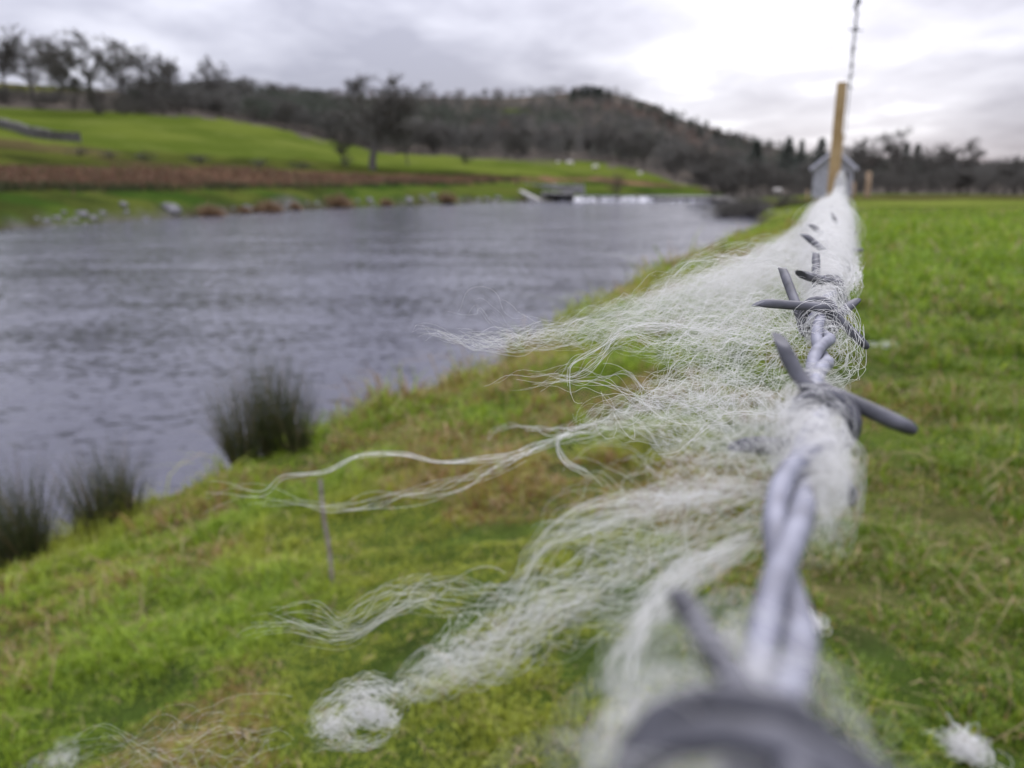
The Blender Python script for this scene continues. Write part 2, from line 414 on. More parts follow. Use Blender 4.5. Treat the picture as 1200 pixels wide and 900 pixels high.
UP = WATER + .42
pw = struct(mesh_np('water', np.array([[pool[0][0] - 1, pool[0][1] - .1, UP], [pool[1][0] + 1, pool[1][1] - .1, UP], [pool[2][0] + 2, pool[2][1] + 1, UP], [pool[3][0] - 2, pool[3][1] + 1, UP]]), np.array([[0, 1, 2, 3]]), m_water))
pw['label'] = 'river held back above the weir'
# ------------------------------------------------------------------ weir and stonework at the far end of the river
m_conc = simple_mat('weathered_concrete', (.22, .21, .20), (.38, .37, .35), 3, .9, bump=.02, coord='Object')
m_stone = simple_mat('grey_stone', (.13, .12, .12), (.34, .33, .33), 2.2, .9, bump=.05, bscale=6)
m_darkstone = simple_mat('dark_stone', (.05, .048, .045), (.14, .13, .12), 2.2, .9, bump=.05, bscale=6)
m_foam = simple_mat('white_water', (.12, .12, .13), (.62, .62, .66), .9, .6, bump=.15, bscale=5, lo=.35, hi=.6)
def P2(px, Y, z):
    r = ray(px, 215); return np.array([r[0] / r[1] * Y, Y, z])
def prism(name, a, b, width, h0, h1, mat, parent=None, segs=24, jag=0., seed=0):
    """a wall from a to b (xyz at foot), following its own base line"""
    rg = np.random.default_rng(seed)
    pts = [np.asarray(a) * (1 - t) + np.asarray(b) * t for t in np.linspace(0, 1, segs + 1)] if b is not None else a
    V, Fc = [], []
    pts = np.array(pts); tg = np.gradient(pts[:, :2], axis=0); tg /= np.linalg.norm(tg, axis=1, keepdims=True) + 1e-9
    nn = np.stack([-tg[:, 1], tg[:, 0]], 1) * width / 2
    for i, p in enumerate(pts):
        t = i / (len(pts) - 1); hh = h0 * (1 - t) + h1 * t
        j = rg.normal(0, jag, 6) if jag else np.zeros(6)
        V += [[p[0] - nn[i, 0] + j[0], p[1] - nn[i, 1] + j[1], p[2] - .6], [p[0] - nn[i, 0] + j[2], p[1] - nn[i, 1], p[2] + hh + j[3]],
              [p[0] + nn[i, 0] + j[4], p[1] + nn[i, 1], p[2] + hh + j[5]], [p[0] + nn[i, 0], p[1] + nn[i, 1], p[2] - .6]]
    n = len(pts)
    for i in range(n - 1):
        for k in range(4):
            Fc.append([4 * i + k, 4 * i + (k + 1) % 4, 4 * i + 4 + (k + 1) % 4, 4 * i + 4 + k])
    Fc += [[0, 3, 2, 1], [4 * n - 4, 4 * n - 3, 4 * n - 2, 4 * n - 1]]
    return mesh_np(name, np.array(V), np.array(Fc), mat, parent, smooth=False)

weir = empty('weir', (pa[0], pa[1], WATER), 'low weir of white tumbling water across the far end of the river', 'weir')
def local(o, root):                                       # keep world-built vertices while parented to a placed Empty
    co = np.empty(len(o.data.vertices) * 3, np.float32); o.data.vertices.foreach_get('co', co)
    co = co.reshape(-1, 3) - np.array(root.location, np.float32); o.data.vertices.foreach_set('co', co.ravel()); o.data.update(); return o
local(prism('crest', [pa[0] - 1, pa[1] - .1, WATER], [pb[0] + 1, pb[1] - .1, WATER], .5, .38, .38, m_darkstone, weir, jag=.03), weir)
# tumbling water: a rough sheet sliding off the crest
n = 90; tt = np.linspace(0, 1, n); k = 7
vv = []
for i in range(n):
    for j in range(k):
        f = j / (k - 1); wgt = (.62 + .38 * math.sin(i * .9) * math.sin(i * .23)) * (1 if tt[i] < .58 else .12) * (.35 + .65 * (math.sin(i * 1.7) > -.2))
        out = .25 + f ** 1.3 * 3.2 * wgt * (.3 + .9 * abs(math.sin(i * .37 + 1) * math.sin(i * .11))); zz_ = WATER + (.42 if tt[i] < .6 else .2) * (1 - f) ** 2.2 + .03 + (.10 * random.random() if 0 < j < k - 1 else 0)
        if j == k - 1: zz_ = WATER - .02
        p = pa * (1 - tt[i]) + pb * tt[i]; vv.append([p[0], p[1] - out, zz_])
q = np.array([[i * k + j, (i + 1) * k + j, (i + 1) * k + j + 1, i * k + j + 1] for i in range(n - 1) for j in range(k - 1)])
local(mesh_np('tumbling_water', np.array(vv), q, m_foam, weir), weir)

a = P2(611, 99, 0); b_ = P2(684, 104, 0); za = min(h1(a[0], a[1]), h1(b_[0], b_[1]))
wl = prism('retaining_wall', [a[0], a[1], -.45], [b_[0], b_[1], -.35], .6, 1.25, 1.0, m_stone, jag=.06, seed=4)
tag(wl, 'low grey stone retaining wall on the far bank above the concrete culvert', 'wall')
rm = prism('wing_wall', P2(604.5, 95, -.1), P2(632, 84.5, WATER - .15), .55, .45, .45, m_conc, jag=.01)
tag(rm, 'pale concrete wing wall slanting down into the river left of the culvert', 'wall')
cv = empty('culvert', tuple(P2(654, 90.5, WATER)), 'dark culvert mouth under a pale concrete slab at the waterline', 'culvert')
v1, f1 = box_np(-1.75, 1.75, -.5, 1.5, .72, .98); mesh_np('slab', v1, f1, m_conc, cv, False)
for sx in (-1.75, 1.45):
    v1, f1 = box_np(sx, sx + .3, -.4, 1.4, -.5, .717); mesh_np('side_wall', v1, f1, m_darkstone, cv, False)
v1, f1 = box_np(-1.445, 1.445, 1.2, 1.45, -.5, .715); mesh_np('dark_back', v1, f1, m_darkstone, cv, False)  # added dark back, stands in for the shade inside the culvert mouth

m_wood_dark = simple_mat('dark_timber', (.03, .026, .022), (.09, .075, .06), 14, .9)
p = P2(606, 96, 0); gz = -.4
v1, f1 = box_np(-.11, .11, -.11, .11, 0, 2.1); o = mesh_np('gauge_post', v1, f1, m_wood_dark, None, False); o.location = (p[0], p[1], gz)
tag(o, 'dark upright timber post at the head of the slanting concrete wing wall', 'post')

# dark stone landing on the near bank at the river's end, and the wall by the hut
lp = [np.array([*on_plane(x, y, WATER), WATER]) for x, y in ((838, 238.5), (870, 247), (905, 256.5))]
o = prism('stone_quay', [np.append(l[:2], WATER) for l in catmull(np.array(lp), 26)], None, .9, .62, .5, m_darkstone, jag=.07, seed=9)
tag(o, 'dark broken stone edging where the near bank meets the river end', 'wall')
def wall_along(name, pix, ymin, hgt, wid, mat, label, cat='wall', segs=50, jag=.08):
    g = np.array([ground_px(x, y, ymin) for x, y in pix]); g = catmull(g, segs)
    g[:, 2] = H(g[:, 0], g[:, 1])
    o = prism(name, [x for x in g], None, wid, hgt, hgt, mat, jag=jag, seed=3); return tag(o, label, cat)
wall_along('drystone_wall', ((-90, 128), (0, 147), (25, 156), (50, 164), (92, 167)), 70, 1.0, .8, m_darkstone, 'dark drystone wall running down the pasture at the left edge')

# ------------------------------------------------------------------ hut
hx, hy, _ = P2(975.5, 59, 0); hz = h1(hx, hy) - .05
m_slate = simple_mat('pale_slate', (.48, .48, .53), (.72, .72, .78), 5, .7, bump=.01)
m_hutwall = simple_mat('grey_rubble_walling', (.28, .28, .30), (.50, .50, .53), 4, .9, bump=.04, bscale=7)
hut = empty('stone_hut', (hx, hy, hz), 'small grey stone hut with a gabled slate roof behind the fence post', 'hut', rz=-.37)
W2, D2, EH, AH = 1.28, 2.0, 2.05, 3.15
v = np.array([[-W2, -D2, 0], [W2, -D2, 0], [W2, -D2, EH], [0, -D2, AH], [-W2, -D2, EH], [-W2, D2, 0], [W2, D2, 0], [W2, D2, EH], [0, D2, AH], [-W2, D2, EH]], float)
me = bpy.data.meshes.new('walling'); me.from_pydata(v.tolist(), [], [(0, 1, 2, 3, 4), (6, 5, 9, 8, 7), (1, 6, 7, 2), (5, 0, 4, 9), (0, 5, 6, 1), (2, 7, 8, 3), (4, 3, 8, 9)]); me.materials.append(m_hutwall)
o = bpy.data.objects.new('walling', me); C.objects.link(o); o.parent = hut
th = .13
for sx in (-1, 1):
    e0 = np.array([sx * (W2 + .25), EH - .19]); e1 = np.array([0, AH + .03])
    prof = [[e0[0], e0[1]], [e1[0], e1[1]], [e1[0], e1[1] + th * 1.3], [e0[0], e0[1] + th * 1.3]]
    vv = np.array([[a_, y_, c_] for y_ in (-D2 - .3, D2 + .3) for a_, c_ in prof])
    if sx > 0: vv[:, 0] += .004
    ff = np.array([[0, 1, 2, 3], [7, 6, 5, 4], [0, 4, 5, 1], [1, 5, 6, 2], [2, 6, 7, 3], [3, 7, 4, 0]])
    rf = mesh_np('roof_slope', vv, ff, m_slate, hut, False)
    # bargeboard on the gable facing the camera
    vv2 = vv.copy(); vv2[:4, 1] = -D2 - .36; vv2[4:, 1] = -D2 - .305; vv2[:, 2] -= .05
    mesh_np('bargeboard', vv2, ff, m_slate, hut, False)
v1, f1 = box_np(.25, .95, -D2 - .03, -D2 + .05, 0, 1.75); dr = mesh_np('door', v1, f1, m_wood_dark, hut, False)
v1, f1 = box_np(.84, .88, -D2 - .07, -D2 - .033, .85, .97); mesh_np('door_handle', v1, f1, m_conc, dr, False)
v1, f1 = box_np(-.2, .2, -D2 - .02, -D2 + .05, 2.15, 2.5); mesh_np('vent', v1, f1, m_wood_dark, hut, False)

m_oldwood = simple_mat('weathered_timber', (.25, .17, .10), (.42, .31, .20), 9, .85)
def simple_post(px, Y, hgt, wd, label, cat='post'):
    x, y, _ = P2(px, Y, 0); z = h1(x, y) - .05
    v, f = tubes_np(np.array([[[0, 0, 0], [.01, 0, hgt * .5], [-.02, 0, hgt * .97], [-.02, 0, hgt]]]), np.array([[wd, wd, wd, wd * .3]]), 8)
    o = mesh_np('timber_post', v, f, m_oldwood); o.location = (x, y, z); return tag(o, label, cat)
simple_post(1017.5, 52, 1.55, .17, 'stout tan timber post standing on its own to the right of the stone hut')
simple_post(1001, 55, 1.0, .10, 'short brown stake between the stone hut and the stout tan post')
simple_post(947, 50, .7, .06, 'thin grey stake on the grass left of the stone hut')

# ------------------------------------------------------------------ trees
def grow(seed, height, kind):
    rg = random.Random(seed); levels = [[] for _ in range(5)]
    def br(p, d, ln, r, lv, maxlv):
        M = 7 if lv < 2 else 5
        pts = [p.copy()]; dd_ = d.copy()
        for i in range(M - 1):
            dd_ = (dd_ + Vector((rg.gauss(0, 1), rg.gauss(0, 1), rg.gauss(0, .7) + (.35 if lv else 0))) * (.10 + .07 * lv)).normalized()
            pts.append(pts[-1] + dd_ * (ln / (M - 1)))
        rad = [r * (1 - .75 * i / (M - 1)) for i in range(M)]
        levels[lv].append((pts, rad))
        if lv >= maxlv: return
        nch = {0: 11, 1: 8, 2: 7, 3: 6}[lv]
        for c in range(nch):
            t = (.28 if lv == 0 else .22) + (.72 if lv == 0 else .76) * (c + rg.random() * .8) / nch; t = min(t, .99)
            i = min(int(t * (M - 1)), M - 2); q = pts[i].lerp(pts[i + 1], t * (M - 1) - i)
            ax = (pts[i + 1] - pts[i]).normalized()
            side = Vector((rg.gauss(0, 1), rg.gauss(0, 1), rg.gauss(0, .5))); side = (side - ax * side.dot(ax)).normalized()
            ang = math.radians(rg.uniform(35, 68))
            nd = ax * math.cos(ang) + side * math.sin(ang)
            l2 = ln * {0: .66, 1: .52, 2: .5, 3: .5}[lv] * rg.uniform(.7, 1.15) * (1.1 - .4 * t if lv == 0 else 1)
            br(q, nd.normalized(), l2, max(rad[i] * .55, .032), lv + 1, maxlv)
    if kind == 'tree':
        br(Vector((0, 0, -.2)), Vector((rg.uniform(-.06, .06), rg.uniform(-.06, .06), 1)), height * .74, height * .030, 0, 4)
    else:
        for s in range(9):
            a_ = rg.uniform(0, 6.28); t_ = rg.uniform(.15, .7)
            br(Vector((math.cos(a_) * .3, math.sin(a_) * .3, -.1)), Vector((math.cos(a_) * t_, math.sin(a_) * t_, 1)).normalized(), height * rg.uniform(.55, .85), height * .012, 1, 3)
    return levels
m_bark = simple_mat('grey_bark', (.05, .045, .04), (.11, .10, .085), 8, .9)
m_twig = simple_mat('bare_twigs', (.066, .062, .053), (.116, .108, .093), 1.5, .9)
m_twig_red = simple_mat('reddish_twigs', (.09, .055, .045), (.15, .10, .08), 1.5, .9)
def lv_mesh(levels, lvs, sides):
    parts = []
    for lv in lvs:
        if not levels[lv]: continue
        pts = np.array([[tuple(p) for p in b[0]] for b in levels[lv]]); rad = np.array([b[1] for b in levels[lv]])
        parts.append(tubes_np(pts, rad, sides.get(lv, 3), lv))
    return merge(parts)
VAR = []
def park(o):                                            # prototypes are moved to their first place later
    return o
def make_tree(seed, kind='tree', twig=None, name='bare_tree', label='', cat='tree'):
    lv = grow(seed, 10, kind); root = empty(name, (0, 0, 0), label or 'bare tree', cat)
    if kind == 'tree':
        v, f = lv_mesh(lv, [0], {0: 8}); mesh_np('trunk', v, f, m_bark, root)
        v, f = lv_mesh(lv, [1, 2, 3, 4], {1: 5, 2: 3}); mesh_np('crown', v, f, twig or m_twig, root)
    else:
        v, f = lv_mesh(lv, [1], {1: 4}); mesh_np('stem', v, f, m_bark, root)
        v, f = lv_mesh(lv, [2, 3, 4], {}); mesh_np('crown', v, f, twig or m_twig, root)
    return root
used = set()
def place(proto, px, py, hpx, label, group=None, ymin=60, wide=1., yfix=None):
    if yfix: r = ray(px, 215); x = r[0] / r[1] * yfix; y = yfix; z = h1(x, y)
    else: x, y, z = ground_px(px, py, ymin)
    _, p0 = proj(x, y, z)
    r = ray(px, py - hpx if not yfix else py - hpx); top = ZC + y * r[2] / r[1]
    s = max(.5, (top - z)) / 10.0
    sc_ = (s * wide, s * wide, s)
    if proto not in used:
        used.add(proto); o = proto; o.location = (x, y, z - .05); o.rotation_euler = (0, 0, random.uniform(0, 6.28)); o.scale = sc_; o['label'] = label
        if group: o['group'] = group
        return o
    o = dup(proto, (x, y, z - .05), random.uniform(0, 6.28), sc_, label)
    if group: o['group'] = group
    elif 'group' in o: del o['group']
    return o
T = [make_tree(s) for s in (3, 8, 14, 21, 33)]
big = place(T[0], 437, 200, 116, 'tall bare spreading tree standing alone by the red-brown bracken strip', ymin=80, wide=1.5)
place(T[1], 401, 193, 46, 'small bare tree just left of the tall lone tree', ymin=80)
place(T[2], 478, 194, 52, 'slim bare tree just right of the tall lone tree', ymin=80, wide=.8)
place(T[3], 40, 118, 80, 'tallest bare tree at the left end of the ridge, with a wide crown', ymin=120, wide=1.3)
place(T[4], 8, 112, 66, 'bare tree on the ridge cut by the left edge of the view', ymin=120)
place(T[1], 116, 133, 90, 'broad dark bare tree on the ridge, second big crown from the left', ymin=120, wide=1.45)
place(T[0], 72, 114, 60, 'thin bare tree in the gap between the two biggest ridge trees', ymin=120)
place(T[2], 150, 126, 74, 'bare tree on the ridge leaning over the right side of the broad dark one', ymin=120)
place(T[3], 182, 131, 72, 'bare rounded tree standing lowest on the ridge slope above the green field', ymin=120, wide=.95)
place(T[4], 206, 122, 58, 'slender bare tree at the right edge of the ridge group', ymin=120, wide=.9)
place(T[1], 254, 130, 60, 'compact round-topped bare tree standing above the wood edge in the dip', ymin=140, wide=.8)
place(T[2], 232, 122, 34, 'low bare tree in the dip of the skyline left of the round-topped one', ymin=140, wide=.9)
place(T[3], 286, 128, 34, 'bare tree on the skyline just right of the round-topped one', ymin=140, wide=.9)
place(T[0], 318, 130, 33, 'bare tree on the skyline above the top corner of the green field', ymin=140, wide=.9)
place(T[4], 412, 126, 38, 'pale bare crown rising above the wood behind the tall lone tree', ymin=160, wide=1.3)
place(T[1], 1126, 200, 34, 'wide bare tree standing above the far hedge at right', wide=1.35, yfix=170)
place(T[3], 1093, 200, 30, 'bare tree above the far hedge, left of the wide crown', wide=1.2, yfix=180)
place(T[2], 1040, 198, 42, 'bare tree on the far skyline between the hut and the dark conifers', wide=1., yfix=150)
place(T[0], 1018, 198, 40, 'bare tree rising behind the right side of the stone hut', wide=1., yfix=150)
place(T[4], 1190, 205, 24, 'bare tree on the skyline at the right edge of the view', wide=1.2, yfix=190)
# woodland front: individuals
rg = random.Random(5)
for i in range(70):
    px = rg.uniform(200, 860)
    base = float(np.interp(px, [200, 300, 450, 600, 700, 750, 800, 860], [128, 146, 180, 188, 191, 199, 214, 232])) - rg.uniform(-1, 9)
    hp = rg.uniform(24, 36) * (1.0 if px < 700 else 1.25) * min(1, .5 + max(0, px - 200) / 300)
    place(T[i % 5], px, base, hp, 'bare tree in the front rows of the wood beyond the green fields', 'bare trees along the front of the wood', ymin=120, wide=rg.uniform(.8, 1.25))
Sh = [make_tree(s, 'shrub', name='bare_shrub', cat='shrub') for s in (51, 52)]
ShR = make_tree(53, 'shrub', m_twig_red, name='bare_shrub', cat='shrub')
place(ShR, 722, 229, 33, 'pinkish bare shrub on the river bank beside the weir', ymin=90, wide=1.1)
place(Sh[0], 405, 197, 20, 'dark low shrub at the foot of the small bare tree', ymin=80)
place(Sh[1], 545, 192, 22, 'low dark thicket at the top edge of the middle field', ymin=100, wide=1.8)
place(Sh[0], 92, 184, 15, 'low bush on the rough ground below the end of the drystone wall', ymin=60, wide=2.4)
place(Sh[1], 130, 186, 12, 'small bush between the drystone wall and the bracken', ymin=60, wide=2.6)
place(Sh[1], 235, 192, 13, 'wide low bush halfway along the foot of the big green field', ymin=60, wide=3)
place(Sh[0], 352, 199, 12, 'low bush left of the small bare tree, just above the bracken', ymin=70, wide=2.6)
place(Sh[0], 172, 190, 16, 'left one of two low bushes along the bottom of the big green field', ymin=60, wide=2)
place(Sh[1], 305, 197, 14, 'right one of two low bushes along the bottom of the big green field', ymin=60, wide=2)
for i in range(34):
    px = rg.uniform(-10, 240)
    place(Sh[i % 2], px, float(np.interp(px, [0, 120, 240], [122, 136, 134])) - rg.uniform(0, 14), rg.uniform(14, 26), 'dark undergrowth thicket between the ridge trees', 'thickets under the ridge trees', ymin=110, wide=rg.uniform(1.3, 2.2))
for i in range(9):
    place(Sh[i % 2], 846 + i * 11 + rg.uniform(-4, 4), 250 - rg.uniform(0, 10), rg.uniform(14, 24), 'grey leafless bramble bush on the near bank by the stone edging', 'grey brambles on the near bank', wide=2.2, yfix=rg.uniform(44, 56))
# hedge at the far side of the right-hand field
for i in range(34):
    px = 840 + i * 12.5 + rg.uniform(-5, 5); Yh = rg.uniform(84, 104)
    place(Sh[i % 2] if i % 3 else T[i % 5], px, 226, rg.uniform(27, 40), 'leafless hedge bush in the long hedge beyond the right-hand field', 'bushes of the long far hedge', wide=1.7, yfix=Yh)

def conifer(seed):
    rg = np.random.default_rng(seed); root = empty('conifer', (0, 0, 0), 'conifer', 'tree')
    v, f = tubes_np(np.array([[[0, 0, -.2], [0, 0, 5], [0, 0, 9.9]]]), np.array([[.2, .12, .02]]), 7); mesh_np('trunk', v, f, m_bark, root)
    n = 1000; z = 1.2 + 8.8 * rg.random(n) ** .9; rad = (10.2 - z) * .30 * (.55 + .45 * np.sin(z * 5.2) ** 2) * np.sqrt(rg.random(n)) + .04
    a = rg.random(n) * 6.283
    c = np.stack([rad * np.cos(a), rad * np.sin(a), z - rad * .25], 1)
    out = np.stack([np.cos(a), np.sin(a), -.4 + rg.normal(0, .3, n)], 1)
    s = np.cross(out, rg.normal(size=(n, 3))); s /= np.linalg.norm(s, axis=1, keepdims=True)
    V = np.stack([c - s * .10, c + s * .10, c + out * .55], 1).reshape(-1, 3)
    mesh_np('crown', V, np.arange(3 * n).reshape(-1, 3), m_needle, root, False); return root
m_needle = simple_mat('conifer_needles', (.035, .045, .036), (.065, .080, .060), 1.5, .9)
CF_ = [conifer(71), conifer(72)]
for k_, (px, hp, wd, lb) in enumerate(((921, 40, 1.2, 'leftmost of the three dark spires on the skyline left of the hut'), (936, 37, .9, 'middle of the three dark spires on the skyline left of the hut'), (959, 39, 1.3, 'dark conifer rising just behind the left roof edge of the hut'),
        (1058, 34, 1.1, 'taller one of two dark conifers on the skyline above the long hedge'), (1071, 32, 1.2, 'shorter one of two dark conifers on the skyline above the long hedge'), (884, 36, 1.6, 'dark conifer standing among the bare trees at the foot of the hill'))):
    place(CF_[k_ % 2], px, 200, hp, lb, wide=wd, yfix=150 + 7 * k_)
for i in range(26):
    px = rg.uniform(668, 716); place(CF_[i % 2], px, 114 - rg.uniform(-5, 2) + abs(px - 690) * .1, rg.uniform(11, 15), 'dark conifer of the clump on the crest of the hill', 'conifers on the hill crest', ymin=400, wide=1.6)
for i in range(30):
    px = rg.uniform(730, 880); place(CF_[i % 2], px, float(np.interp(px, [730, 800, 880], [134, 158, 184])) - rg.uniform(-1, 12), rg.uniform(11, 15), 'dark conifer in the plantation on the right shoulder of the hill', 'conifers on the hill shoulder', ymin=300, wide=1.6)

# woodland beyond, one mass of bare trees nobody could count
rw = np.random.default_rng(9)
def wood_trees(n, seed, colr):
    pass
tv = []
for s_ in range(6):
    n = 190; a = rw.random(n) * 6.283; u = rw.random(n) ** .5; zc_ = .25 + .75 * rw.random(n)
    prof = np.sin(np.clip(zc_, 0, 1) * PI * .82 + .35) ** .8 * .34
    c = np.stack([prof * u * np.cos(a), prof * u * np.sin(a), zc_ * .93], 1)
    out = np.stack([np.cos(a) * .6, np.sin(a) * .6, .9 + 0 * a], 1) + rw.normal(0, .45, (n, 3)); out /= np.linalg.norm(out, axis=1, keepdims=True)
    s = np.cross(out, rw.normal(size=(n, 3))); s /= np.linalg.norm(s, axis=1, keepdims=True)
    V = np.stack([c - s * .010, c + s * .010, c + out * .17], 1).reshape(-1, 3)
    tr = np.array([[-.018, 0, -.02], [.018, 0, -.02], [0, 0, .6], [0, -.018, -.02], [0, .018, -.02], [0, 0, .6]])
    tv.append(np.concatenate([V, tr]))
VV, CC = [], []
top_b_ = ([200, 300, 450, 600, 700, 800, 900, 1000, 1200, 1300], [119, 119, 113, 112, 106, 139, 172, 190, 203, 204])
bot_b_ = ([200, 300, 450, 600, 700, 750, 800, 860, 985, 1300], [126, 144, 178, 186, 190, 198, 212, 226, 221, 221])
for i in range(2900):
    px = rw.uniform(150, 1290)
    if px < 215 and rw.random() < .6: continue
    t_ = np.interp(px, *top_b_); b__ = np.interp(px, *bot_b_)
    py = t_ + (b__ - t_) * rw.random()
    if abs(px - 603) < 17 and abs(py - 129) < 7: continue
    x, y, z = ground_px(px, py, 110)
    hgt = rw.uniform(6.5, 10.5) * (max(.5, y / 380) if y < 330 else .72); R_ = rw.random() * 6.283; c_, s_ = math.cos(R_), math.sin(R_)
    V = tv[i % 6] * np.array([hgt * 1.15, hgt * 1.15, hgt])
    V = np.stack([V[:, 0] * c_ - V[:, 1] * s_ + x, V[:, 0] * s_ + V[:, 1] * c_ + y, V[:, 2] + z], 1); VV.append(V)
    br_ = fbm(np.array([x]), np.array([y]), .02, 3, 2)[0]; base = np.array((.122, .118, .104)) * rw.uniform(.7, 1.35)  # wood colours lightened to carry the distance haze, no haze volume
    if br_ > .58: base = np.array((.16, .115, .092)) * rw.uniform(.7, 1.2)
    elif br_ < .36: base = np.array((.095, .105, .080)) * rw.uniform(.7, 1.2)
    CC.append(np.tile(base, (len(V), 1)))
VV = np.concatenate(VV); CC = np.concatenate(CC)
m_wood = attr_mat('winter_wood', .9)
wo_ = mesh_np('woodland', VV, np.arange(len(VV)).reshape(-1, 3), m_wood, None, False, CC)
tag(wo_, 'grey-brown leafless wood covering the hillside and the low ground beyond', 'woodland', kind='stuff')

# ------------------------------------------------------------------ far bank: bracken, rush line, boulders, tan tussocks
def blades(name, pts, hts, wid, lean, cols, mat, seed=0, seg=2):
    r = np.random.default_rng(seed); n = len(pts); a = r.random(n) * 6.283; b = r.random(n) * 6.283
    s = np.stack([np.cos(a), np.sin(a), 0 * a], 1) * wid[:, None]
    ld = np.stack([np.cos(b), np.sin(b), 0 * b], 1) * (lean * hts)[:, None]
    up = np.zeros((n, 3)); up[:, 2] = hts
    mid = pts + up * .55 + ld * .3; tip = pts + up * (1 - .35 * lean[:, None]) + ld
    V = np.stack([pts - s, pts + s, mid + s * .75, mid - s * .75, tip], 1).reshape(-1, 3)
    k = np.arange(n)[:, None] * 5
    Fc = np.concatenate([k + [0, 1, 2], k + [0, 2, 3], k + [3, 2, 4]])
    return mesh_np(name, V, Fc, mat, None, False, np.repeat(cols, 5, axis=0))
m_blade = attr_mat('dead_fronds', .85, .25)
def far_scatter(n, x0, x1, rows, ymin, seed):
    r = np.random.default_rng(seed); out = []
    for i in range(n):
        px = r.uniform(x0, x1); lo, hi = rows(px); out.append(ground_px(px, r.uniform(lo, hi), ymin))
    return np.array(out)
pts = far_scatter(1100, -60, 600, lambda x: (np.interp(x, xs_, [193, 195, 197, 199, 206, 209, 210, 216, 221, 226]) + 1, np.interp(x, xs_, [222, 222, 221, 219, 216, 213, 214, 219, 222, 226]) - 1), 38, 1)
r_ = np.random.default_rng(2)
pts = np.repeat(pts, r_.integers(3, 18, len(pts)), axis=0); pts[:, :2] += r_.normal(0, 1.0, (len(pts), 2)); pts[:, 2] = H(pts[:, 0], pts[:, 1])
cb = np.where(r_.random((len(pts), 1)) < .75, (.15, .085, .055), (.12, .10, .05)) * r_.uniform(.6, 1.3, (len(pts), 1))
o = blades('bracken', pts, r_.uniform(.15, .6, len(pts)), r_.uniform(.02, .06, len(pts)), r_.uniform(.3, 1.1, len(pts)), cb, m_blade, 3)
tag(o, 'red-brown dead bracken in a long strip above the far bank', 'bracken', kind='stuff')
pts = far_scatter(420, -60, 600, lambda x: (np.interp(x, [0, 300, 600], [221.5, 219, 213]), np.interp(x, [0, 300, 600], [225.5, 223, 216])), 36, 4)
pts = np.repeat(pts[r_.random(len(pts)) < .75], 16, axis=0); pts[:, :2] += r_.normal(0, .3, (len(pts), 2)); pts[:, 2] = H(pts[:, 0], pts[:, 1])
cb = np.array((.06, .07, .03)) * r_.uniform(.5, 1.4, (len(pts), 1))
o = blades('rush_belt', pts, r_.uniform(.15, .6, len(pts)), r_.uniform(.012, .03, len(pts)), r_.uniform(.1, .6, len(pts)), cb, m_blade, 5)
tag(o, 'dark line of rushes along the lower edge of the bracken', 'rushes', kind='stuff')

def boulder_mesh(seed):
    rg = np.random.default_rng(seed); import bmesh
    bm = bmesh.new(); bmesh.ops.create_icosphere(bm, subdivisions=3, radius=1)
    pl = rg.normal(size=(9, 3)); pl /= np.linalg.norm(pl, axis=1, keepdims=True); dp = rg.uniform(.55, .9, 9)
    for v in bm.verts:
        c = np.array(v.co)
        for p_, d_ in zip(pl, dp):
            k = c @ p_
            if k > d_: c = c - p_ * (k - d_) * .9
        c += rg.normal(0, .012, 3); v.co = Vector(c * (1, .75, .62))
    me = bpy.data.meshes.new('boulder'); bm.to_mesh(me); bm.free(); me.materials.append(m_rock); return me
m_rock = simple_mat('pale_river_boulder', (.08, .078, .078), (.25, .245, .25), 1.3, .85, bump=.03, bscale=6)
BM_ = [boulder_mesh(s) for s in range(4)]
def rock(px, py, wpx, label, group=None, ymin=30, s2=1.):
    x, y, z = ground_px(px, py, ymin); s = wpx / 2 / F * y
    o = bpy.data.objects.new('boulder', BM_[int(px) % 4]); C.objects.link(o); o.location = (x, y, z - s * .08); o.scale = (s, s, s * s2); o.rotation_euler = (0, random.uniform(-.2, .2), random.uniform(-.5, .5))
    return tag(o, label, 'boulder', group)
rock(200, 247, 26, 'largest flat pale boulder on the far bank, near the first tan tussock')
rock(171, 259, 13, 'small white boulder right at the waterline below the largest flat one')
rock(95, 252, 20, 'pale boulder lying highest in the heap at the left of the far bank')
for i, (px, py, wp) in enumerate(((55, 263, 14), (66, 257, 12), (80, 262, 12), (108, 257, 15), (120, 252, 11), (88, 258, 11), (100, 264, 9), (75, 250, 9), (145, 240, 12), (148, 249, 9), (42, 258, 8), (62, 266, 8), (84, 266, 8))):
    rock(px, py, wp, 'pale stone in the tumbled heap of stones at the left of the far bank', 'stones tumbled at the left of the far bank')
for i in range(34):
    px = rg.uniform(215, 600); py = float(np.interp(px, [215, 300, 400, 500, 600], [254, 248.5, 242.5, 239, 236.5])) - rg.uniform(-.5, 7)
    rock(px, py, rg.uniform(5, 11), 'small grey stone in the row of stones along the far waterline', 'stones along the far waterline')
for i in range(12):
    px = rg.uniform(850, 925); rock(px, 252 + (px - 850) * .05 - rg.uniform(0, 10), rg.uniform(6, 12), 'grey stone among the brambles on the near bank below the hut', 'stones on the near bank below the hut', ymin=36)

